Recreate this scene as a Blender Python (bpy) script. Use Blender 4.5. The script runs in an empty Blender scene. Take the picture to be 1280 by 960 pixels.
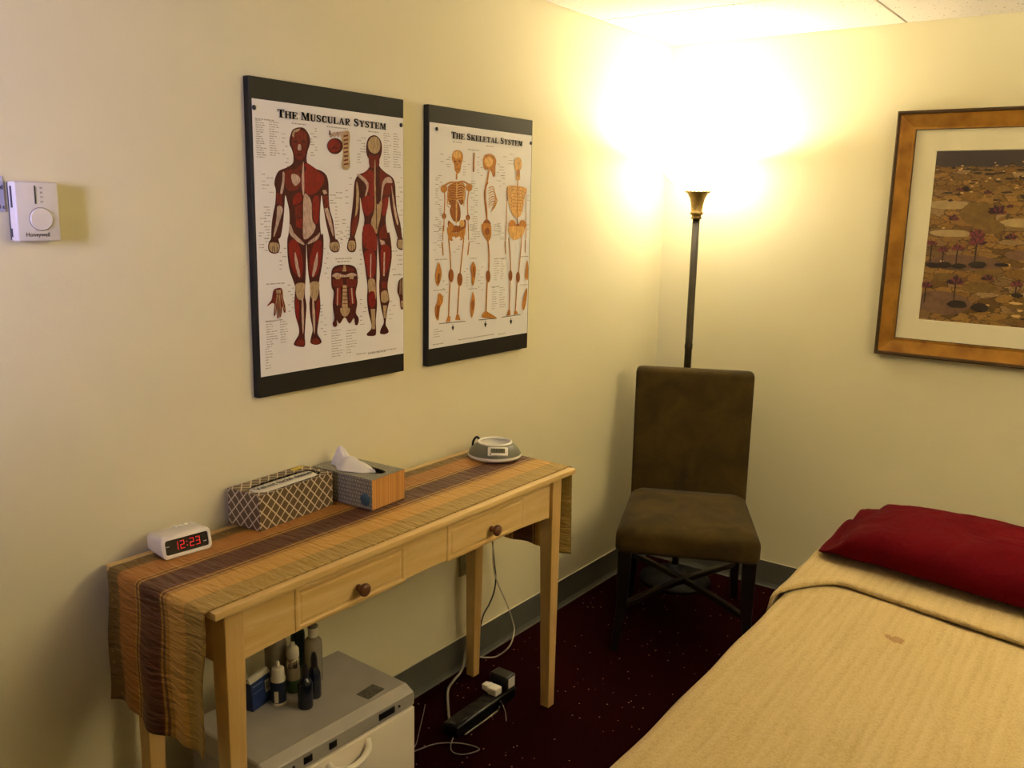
# tuned values
WALLC0, WALLC1 = '#d3c49e', '#d8caa6'
LAMPW, BOWL, LCG, LCB, DAYW, EXPO = 900, 6, .78, .46, 25, 0
BLK = ('#8f744a', '#b09262', '#c4a878'); BLK2 = ('#94794e', '#b49768', '#c6aa7c')
PIL = ('#5a0d18', '#6e121f')
STAIN = (.26, -.72)
WALLC0, WALLC1 = '#dcd2aa', '#e2d8b2'
CEILC = '#dacfbd'
LAMPW, BOWL, BOWLIN, LCG, LCB, DAYW, EXPO = 620, 13, 16, .93, .74, 8.5, .27  # DAYW: energy of the assumed window daylight
L2 = (1650, 15, 64)  # bulb and glass strengths of the assumed second lamp
BLK = ('#a08a52', '#bba470', '#cdb688'); BLK2 = ('#a28c54', '#bda672', '#ceb78a')
PIL = ('#4a0208', '#5f040e')
STAIN = (.270, -.678)
MUS=[('dark',[(1388,6045),(1186,5973),(1095,5806),(1068,5675),(1082,5590),(1126,5528),(1177,5379),(1160,5182),(957,5063),(731,4979),(621,4832),(576,4658),(615,4508),(587,4204),(511,3942),(457,3680),(429,3374),(394,3324),(334,3194),(357,3061),(476,3001),(644,3023),(695,3186),(656,3342),(731,3414),(817,3767),(870,4165),(901,4407),(968,4210),(1007,4034),(1010,3768),(965,3456),(927,3338),(918,3070),(931,2799),(980,2548),(1066,2339),(1130,2153),(1111,1924),(1093,1740),(1124,1413),(1216,1125),(1210,937),(1086,786),(1059,680),(1337,602),(1418,670),(1407,894),(1449,1292),(1490,1665),(1444,1949),(1481,2365),(1514,2872),(1530,3238),(1543,2871),(1573,2453),(1634,2030),(1582,1705),(1603,1373),(1673,1034),(1618,849),(1595,679),(1797,609),(1961,649),(1926,760),(1831,923),(1889,1254),(1954,1583),(1933,1965),(1928,2249),(2038,2668),(2100,3135),(2089,3461),(2027,3445),(1993,3769),(2013,4090),(2065,4435),(2108,4184),(2190,3769),(2293,3395),(2316,3271),(2299,3107),(2410,2986),(2615,3000),(2657,3171),(2570,3315),(2507,3346),(2447,3769),(2346,4048),(2309,4325),(2306,4693),(2249,4920),(2068,5039),(1710,5121),(1602,5258),(1632,5472),(1694,5608),(1734,5743),(1691,5894),(1560,6029)]),('red',[(1511,4979),(1797,5036),(2097,4959),(2153,4779),(1964,4546),(1720,4426),(1516,4533)]),('mid',[(898,4952),(1212,5031),(1382,4929),(1402,4664),(1195,4524),(940,4561)]),('pale',[(1122,4918),(1334,4883),(1376,4751),(1228,4636),(1117,4742)]),('mid',[(1153,4985),(1270,5056),(1477,5198),(1414,5041),(1210,4965)]),('red',[(1506,5178),(1636,5206),(1977,5044),(1618,4992)]),('pale',[(1476,5176),(1506,5178),(1497,4488),(1448,4442),(1423,4753),(1441,4975)]),('pale',[(1483,4421),(1630,4402),(1726,4223),(1739,3814),(1849,3654),(1722,3448),(1450,3337),(1441,3813)]),('red',[(1168,4391),(1368,4485),(1432,4285),(1184,4169),(1128,4213)]),('mid',[(1182,4125),(1418,4218),(1408,3903),(1201,3813)]),('red',[(1201,3813),(1419,3858),(1399,3587),(1225,3633)]),('pale',[(1026,3723),(1161,3454),(1332,3339),(1186,3327),(989,3500)]),('red',[(1765,4314),(1961,4409),(1975,4044),(1912,3723),(1775,3814)]),('pale',[(841,4949),(896,4908),(856,4559),(766,4382),(754,4512),(817,4731)]),('pale',[(2086,4549),(2210,4576),(2257,4485),(2145,4450)]),('pale',[(645,4118),(757,4141),(809,4032),(657,3679),(536,3416),(510,3460),(606,3811)]),('pale',[(2148,4092),(2261,4117),(2379,3816),(2446,3441),(2402,3441),(2253,3815)]),('mid',[(630,4465),(806,4426),(814,4164),(636,4183)]),('mid',[(2113,4413),(2281,4440),(2311,4140),(2167,4092)]),('mid',[(1151,5789),(1241,5947),(1386,5989),(1541,5957),(1630,5824),(1586,5513),(1480,5287),(1277,5275),(1181,5488)]),('bone',[(1153,5854),(1225,5967),(1415,6017),(1344,5942),(1240,5904),(1208,5793)]),('pale',[(1346,5629),(1415,5634),(1435,5526),(1376,5491),(1320,5531)]),('dark',[(1194,5714),(1326,5723),(1324,5671),(1192,5662)]),('dark',[(1441,5732),(1581,5741),(1579,5689),(1440,5679)]),('dark',[(1293,5408),(1484,5419),(1453,5373),(1314,5365)]),('red',[(969,3248),(1157,3335),(1325,3105),(1401,2692),(1332,2372),(1187,2448),(1046,2614),(972,2978)]),('red',[(2064,3182),(1901,3301),(1712,3097),(1598,2684),(1632,2404),(1815,2396),(1963,2624)]),('pale',[(1147,3019),(1212,2881),(1304,2443),(1245,2422),(1154,2701)]),('pale',[(1892,3000),(1815,2862),(1694,2425),(1748,2399),(1878,2674)]),('pale',[(1105,3516),(1218,3424),(1447,3240),(1416,3195),(1157,3335)]),('pale',[(1998,3508),(1873,3417),(1597,3260),(1613,3209),(1901,3324)]),('bone',[(1156,2220),(1429,2229),(1422,1997),(1374,1813),(1215,1847),(1149,2013)]),('bone',[(1646,2240),(1915,2226),(1896,1967),(1798,1761),(1659,1841),(1616,2032)]),('red',[(1125,1807),(1226,1824),(1245,1496),(1196,1267),(1131,1459)]),('red',[(1928,1776),(1827,1711),(1795,1453),(1825,1164),(1905,1396)]),('pale',[(1332,1816),(1380,1804),(1390,1344),(1353,923),(1317,1303)]),('pale',[(1682,1792),(1730,1780),(1767,1312),(1730,885),(1680,1272)]),('mid',[(1103,760),(1254,815),(1384,730),(1338,631),(1130,673)]),('mid',[(1640,751),(1802,782),(1924,673),(1767,632),(1626,685)]),('bone',[(392,3258),(613,3255),(666,3165),(622,3041),(494,3027),(374,3092)]),('bone',[(2340,3224),(2569,3244),(2631,3133),(2583,3020),(2423,3014),(2324,3102)]),('dark',[(460,3169),(477,3169),(471,3028),(455,3028)]),('dark',[(527,3168),(543,3167),(538,3026),(521,3026)]),('dark',[(593,3166),(610,3166),(605,3024),(588,3025)]),('dark',[(2401,3152),(2420,3152),(2417,3005),(2398,3006)]),('dark',[(2477,3150),(2497,3150),(2493,3003),(2474,3004)]),('dark',[(2554,3149),(2573,3149),(2570,3001),(2551,3002)]),('dark',[(3941,6050),(3756,5979),(3666,5832),(3643,5641),(3675,5501),(3755,5387),(3753,5210),(3575,5069),(3339,4983),(3210,4793),(3164,4437),(3105,4056),(3046,3722),(3013,3339),(3000,3356),(2931,3213),(2915,3060),(3019,2971),(3193,2986),(3249,3135),(3212,3329),(3199,3385),(3353,3770),(3399,4107),(3404,4419),(3480,4108),(3557,3819),(3470,3479),(3462,3399),(3464,3057),(3540,2686),(3604,2287),(3648,2010),(3623,1660),(3674,1302),(3783,988),(3766,836),(3603,724),(3651,658),(3921,641),(3965,765),(3954,1075),(4009,1480),(3991,1838),(3996,2243),(4032,2994),(4050,3392),(4075,2993),(4118,2338),(4093,2035),(4118,1626),(4194,1312),(4271,996),(4160,824),(4116,683),(4297,639),(4460,686),(4416,800),(4344,937),(4420,1346),(4496,1600),(4425,1966),(4494,2321),(4599,2777),(4580,3184),(4502,3488),(4437,3470),(4368,3821),(4442,4170),(4502,4458),(4544,4221),(4650,3821),(4817,3365),(4846,3333),(4794,3180),(4808,3068),(4942,2983),(5115,3010),(5131,3200),(5041,3340),(5025,3312),(4952,3721),(4820,4074),(4771,4474),(4736,4822),(4621,4986),(4371,5094),(4140,5248),(4141,5408),(4199,5531),(4242,5679),(4223,5870),(4113,6006)]),('bone',[(3720,5835),(3824,5975),(3961,6018),(4099,5981),(4174,5842),(4144,5672),(3990,5567),(3819,5605),(3732,5694)]),('mid',[(3757,5530),(3955,5517),(4129,5551),(4105,5237),(3780,5212)]),('red',[(3439,4968),(3752,5148),(3950,5037),(3943,4455),(3703,4546),(3571,4830)]),('mid',[(4160,5143),(4406,5056),(4621,4917),(4655,4621),(4402,4466),(4190,4608)]),('pale',[(3306,4972),(3406,5004),(3720,4787),(3634,4448),(3579,4447),(3638,4737)]),('red',[(3463,4348),(3702,4474),(3942,4358),(3869,4064),(3626,3916),(3507,4108)]),('red',[(4258,4364),(4473,4443),(4435,4120),(4290,3920),(4220,4068)]),('bone',[(3953,5326),(3988,5327),(4011,4262),(4223,4363),(4169,3919),(4052,3573),(4002,3449),(3796,3721),(3939,4114),(3933,4746)]),('pale',[(4263,4855),(4513,4987),(4635,4868),(4591,4817),(4333,4784),(4223,4363),(4187,4363)]),('dark',[(4001,5232),(4028,5233),(4024,3573),(3996,3573)]),('red',[(3527,3673),(3830,3672),(4000,3325),(3618,3291),(3497,3430)]),('mid',[(4144,3572),(4360,3721),(4436,3320),(4106,3294)]),('red',[(3497,3447),(3967,3443),(3976,2996),(3614,3054),(3493,3203)]),('red',[(3544,2957),(3926,2947),(3940,2346),(3707,2257),(3594,2560)]),('pale',[(3764,2902),(3806,2901),(3784,2253),(3742,2255)]),('pale',[(4120,3292),(4320,3239),(4355,3113),(4176,3141)]),('red',[(4175,3091),(4499,3084),(4533,2728),(4385,2377),(4204,2334)]),('pale',[(4281,2938),(4331,2937),(4311,2278),(4254,2281)]),('bone',[(3686,2208),(3917,2196),(3963,1840),(3932,1639),(3749,1702),(3682,1907)]),('red',[(3702,1856),(3913,1843),(3931,1511),(3802,1419),(3691,1554)]),('bone',[(3759,1397),(3929,1384),(3923,821),(3809,832)]),('bone',[(4177,1827),(4381,1865),(4467,1628),(4341,1533),(4175,1581)]),('bone',[(4232,1464),(4392,1452),(4338,1094),(4265,1100)]),('mid',[(4180,2132),(4419,2094),(4381,1917),(4200,1953)]),('bone',[(3277,4819),(3365,4537),(3332,4154),(3233,3818),(3187,3818),(3253,4201)]),('pale',[(4591,4768),(4676,4472),(4762,4124),(4870,3721),(4796,3721),(4674,4123)]),('mid',[(3085,3674),(3222,3914),(3322,3914),(3249,3577),(3113,3386)]),('bone',[(2972,3261),(3177,3257),(3208,3112),(3140,3016),(3020,3009),(2955,3093)]),('bone',[(4861,3256),(5040,3253),(5093,3124),(5040,3032),(4919,3024),(4830,3103)]),('dark',[(3049,3163),(3069,3163),(3066,2998),(3046,2999)]),('dark',[(3129,3162),(3149,3161),(3146,2996),(3126,2997)]),('bone',[(2774,6008),(3050,6057),(3029,5603),(3033,5148),(2763,5144),(2809,5543)]),('mid',[(2843,5958),(2997,5988),(2996,5952),(2842,5922)]),('mid',[(2841,5858),(2995,5887),(2995,5850),(2840,5821)]),('mid',[(2839,5757),(2993,5786),(2993,5749),(2838,5720)]),('mid',[(2837,5655),(2991,5684),(2991,5647),(2836,5619)]),('mid',[(2835,5554),(2989,5582),(2989,5545),(2834,5517)]),('mid',[(2833,5453),(2988,5480),(2987,5443),(2832,5416)]),('mid',[(2831,5351),(2986,5378),(2985,5341),(2830,5314)]),('mid',[(2829,5249),(2984,5276),(2983,5238),(2828,5212)]),('dark',[(2812,5691),(2790,5612),(2729,5543),(2640,5493),(2536,5472),(2433,5481),(2348,5519),(2292,5580),(2273,5655),(2295,5732),(2354,5801),(2442,5850),(2545,5873),(2648,5865),(2735,5828),(2793,5766)]),('red',[(2723,5694),(2705,5630),(2658,5573),(2587,5533),(2505,5516),(2425,5523),(2357,5555),(2313,5605),(2298,5666),(2316,5729),(2362,5785),(2432,5825),(2513,5843),(2594,5837),(2663,5806),(2708,5756)]),('dark',[(2333,5560),(2675,5786),(2681,5769),(2338,5542)]),('dark',[(2370,5589),(2699,5724),(2704,5706),(2376,5571)]),('dark',[(2408,5619),(2722,5662),(2728,5644),(2414,5601)]),('dark',[(2446,5648),(2747,5599),(2753,5581),(2452,5631)]),('pale',[(2353,5899),(2429,5973),(2555,6036),(2503,5956),(2427,5882)]),('pale',[(2465,5935),(2541,5999),(2668,6045),(2603,5963),(2539,5890)]),('pale',[(2578,5970),(2655,6026),(2781,6054),(2704,5971),(2652,5899)]),('pale',[(2692,6006),(2769,6053),(2896,6063),(2805,5978),(2766,5907)]),('dark',[(2350,6047),(2381,6050),(2404,5948),(2341,5921)]),('dark',[(2803,2649),(2543,2640),(2381,2560),(2332,2371),(2338,2084),(2412,1936),(2366,1601),(2416,1257),(2348,1117),(2410,1023),(2508,1053),(2498,1201),(2607,1093),(2788,1250),(2957,1062),(3122,1207),(3159,1019),(3261,1009),(3298,1182),(3192,1341),(3250,1586),(3201,1887),(3280,2179),(3238,2501),(3079,2619)]),('mid',[(2444,2533),(2737,2618),(2747,2473),(2443,2486)]),('mid',[(2867,2613),(3145,2529),(3163,2455),(2865,2468)]),('bone',[(2770,2641),(2835,2638),(2865,2468),(2734,2473)]),('pale',[(2377,2393),(2539,2448),(2797,2374),(3063,2425),(3229,2369),(3195,2331),(2809,2320),(2421,2343)]),('bone',[(2440,2342),(2634,2367),(2652,2284),(2522,2257)]),('bone',[(2961,2352),(3141,2333),(3113,2246),(2980,2268)]),('mid',[(2375,2274),(2730,2280),(2758,2060),(2402,2080)]),('mid',[(2861,2274),(3227,2231),(3203,2035),(2890,2053)]),('bone',[(2739,2110),(2871,2103),(2899,1512),(2688,1528)]),('mid',[(2725,2038),(2889,2028),(2889,2009),(2724,2018)]),('mid',[(2723,1936),(2887,1926),(2887,1906),(2722,1916)]),('mid',[(2721,1834),(2885,1823),(2885,1803),(2720,1814)]),('mid',[(2719,1731),(2883,1720),(2883,1700),(2718,1712)]),('mid',[(2716,1629),(2881,1617),(2881,1597),(2716,1609)]),('red',[(2497,2027),(2660,2066),(2637,1581),(2456,1643)]),('red',[(2961,2000),(3136,2014),(3169,1592),(2980,1556)]),('pale',[(2530,2049),(2569,2047),(2546,1588),(2507,1590)]),('pale',[(3022,2021),(3069,2018),(3101,1596),(3061,1599)]),('bone',[(2635,1508),(2965,1483),(2909,1314),(2788,1265),(2678,1333)]),('mid',[(500,2144),(703,2141),(740,1902),(791,1716),(802,1550),(750,1545),(699,1700),(682,1542),(644,1444),(610,1447),(607,1684),(575,1422),(536,1435),(545,1689),(476,1490),(437,1507),(463,1763),(375,1792),(262,1737),(252,1765),(378,1881),(429,2058)]),('bone',[(521,2120),(679,2110),(664,2021),(529,2029)]),('bone',[(540,2006),(562,2005),(484,1557),(467,1559)]),('bone',[(573,2004),(596,2002),(571,1482),(554,1483)]),('bone',[(618,2001),(641,2000),(646,1499),(629,1500)]),('bone',[(664,1998),(686,1997),(770,1603),(752,1605)]),('dark',[(4840,2020),(4886,2137),(5014,2193),(5128,2177),(5158,1766),(5111,1400),(5034,1289),(4943,1333),(4899,1625),(4809,1814)]),('bone',[(4916,2156),(4946,2155),(4929,1728),(4907,1729)]),('bone',[(4991,2153),(5022,2151),(5005,1723),(4982,1724)]),('bone',[(5067,2149),(5098,2147),(5081,1718),(5058,1720)]),('bone',[(4959,1542),(5065,1535),(5034,1342),(4973,1357)])]
MTB=[(82,6104,388,5269,17,0.75),(473,6096,783,5334,15,0.75),(4309,6126,4623,5262,15,0.75),(4686,6145,5002,5255,14,0.75),(1737,6052,1957,5402,11,0.5),(846,5852,1032,5088,9,0.5),(3322,5948,3632,5309,10,0.5),(212,4879,547,4463,6,0.5),(127,4110,424,3374,12,0.5),(2332,4510,2770,4241,5,0.5),(2512,4143,2751,3342,10,0.5),(2879,4899,3128,4247,5,0.5),(4803,4973,5056,3567,12,0.5),(2761,3817,3013,3339,6,0.5),(76,3502,358,3083,7,0.5),(664,3120,891,2620,6,0.5),(900,2211,1087,1555,9,0.5),(1949,1631,2150,843,10,0.5),(2677,3479,2912,3214,4,0.5),(2111,3088,2280,2326,7,0.5),(3274,3013,3452,2269,7,0.5),(4488,1549,4745,1059,5,0.5),(3354,1678,3621,1002,7,0.5),(4609,3082,5053,2452,6,0.5),(197,1346,561,726,11,0.75),(628,1308,910,800,9,0.75),(154,679,416,197,8,0.75),(2311,925,2754,234,11,0.75),(2834,875,3242,278,9,0.75),(3200,232,3574,148,1,0.75),(3645,206,4778,155,1,0.75),(3645,170,4367,138,1,0.75),(1162,6126,1604,6120,1,1),(2279,6127,3000,6145,1,1),(3724,6137,4121,6130,1,1),(2496,2832,3082,2785,1,1),(2545,2754,3034,2709,1,1),(244,2274,804,2262,1,1),(4648,2288,5128,2292,1,1),(78,6124,637,6148,1,1),(182,1379,715,1346,1,1)]
MDOT=[(47,6380),(4984,6397)]
MTITLE=([(722,6223),(4381,6256)],[(717,6404)])
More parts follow.
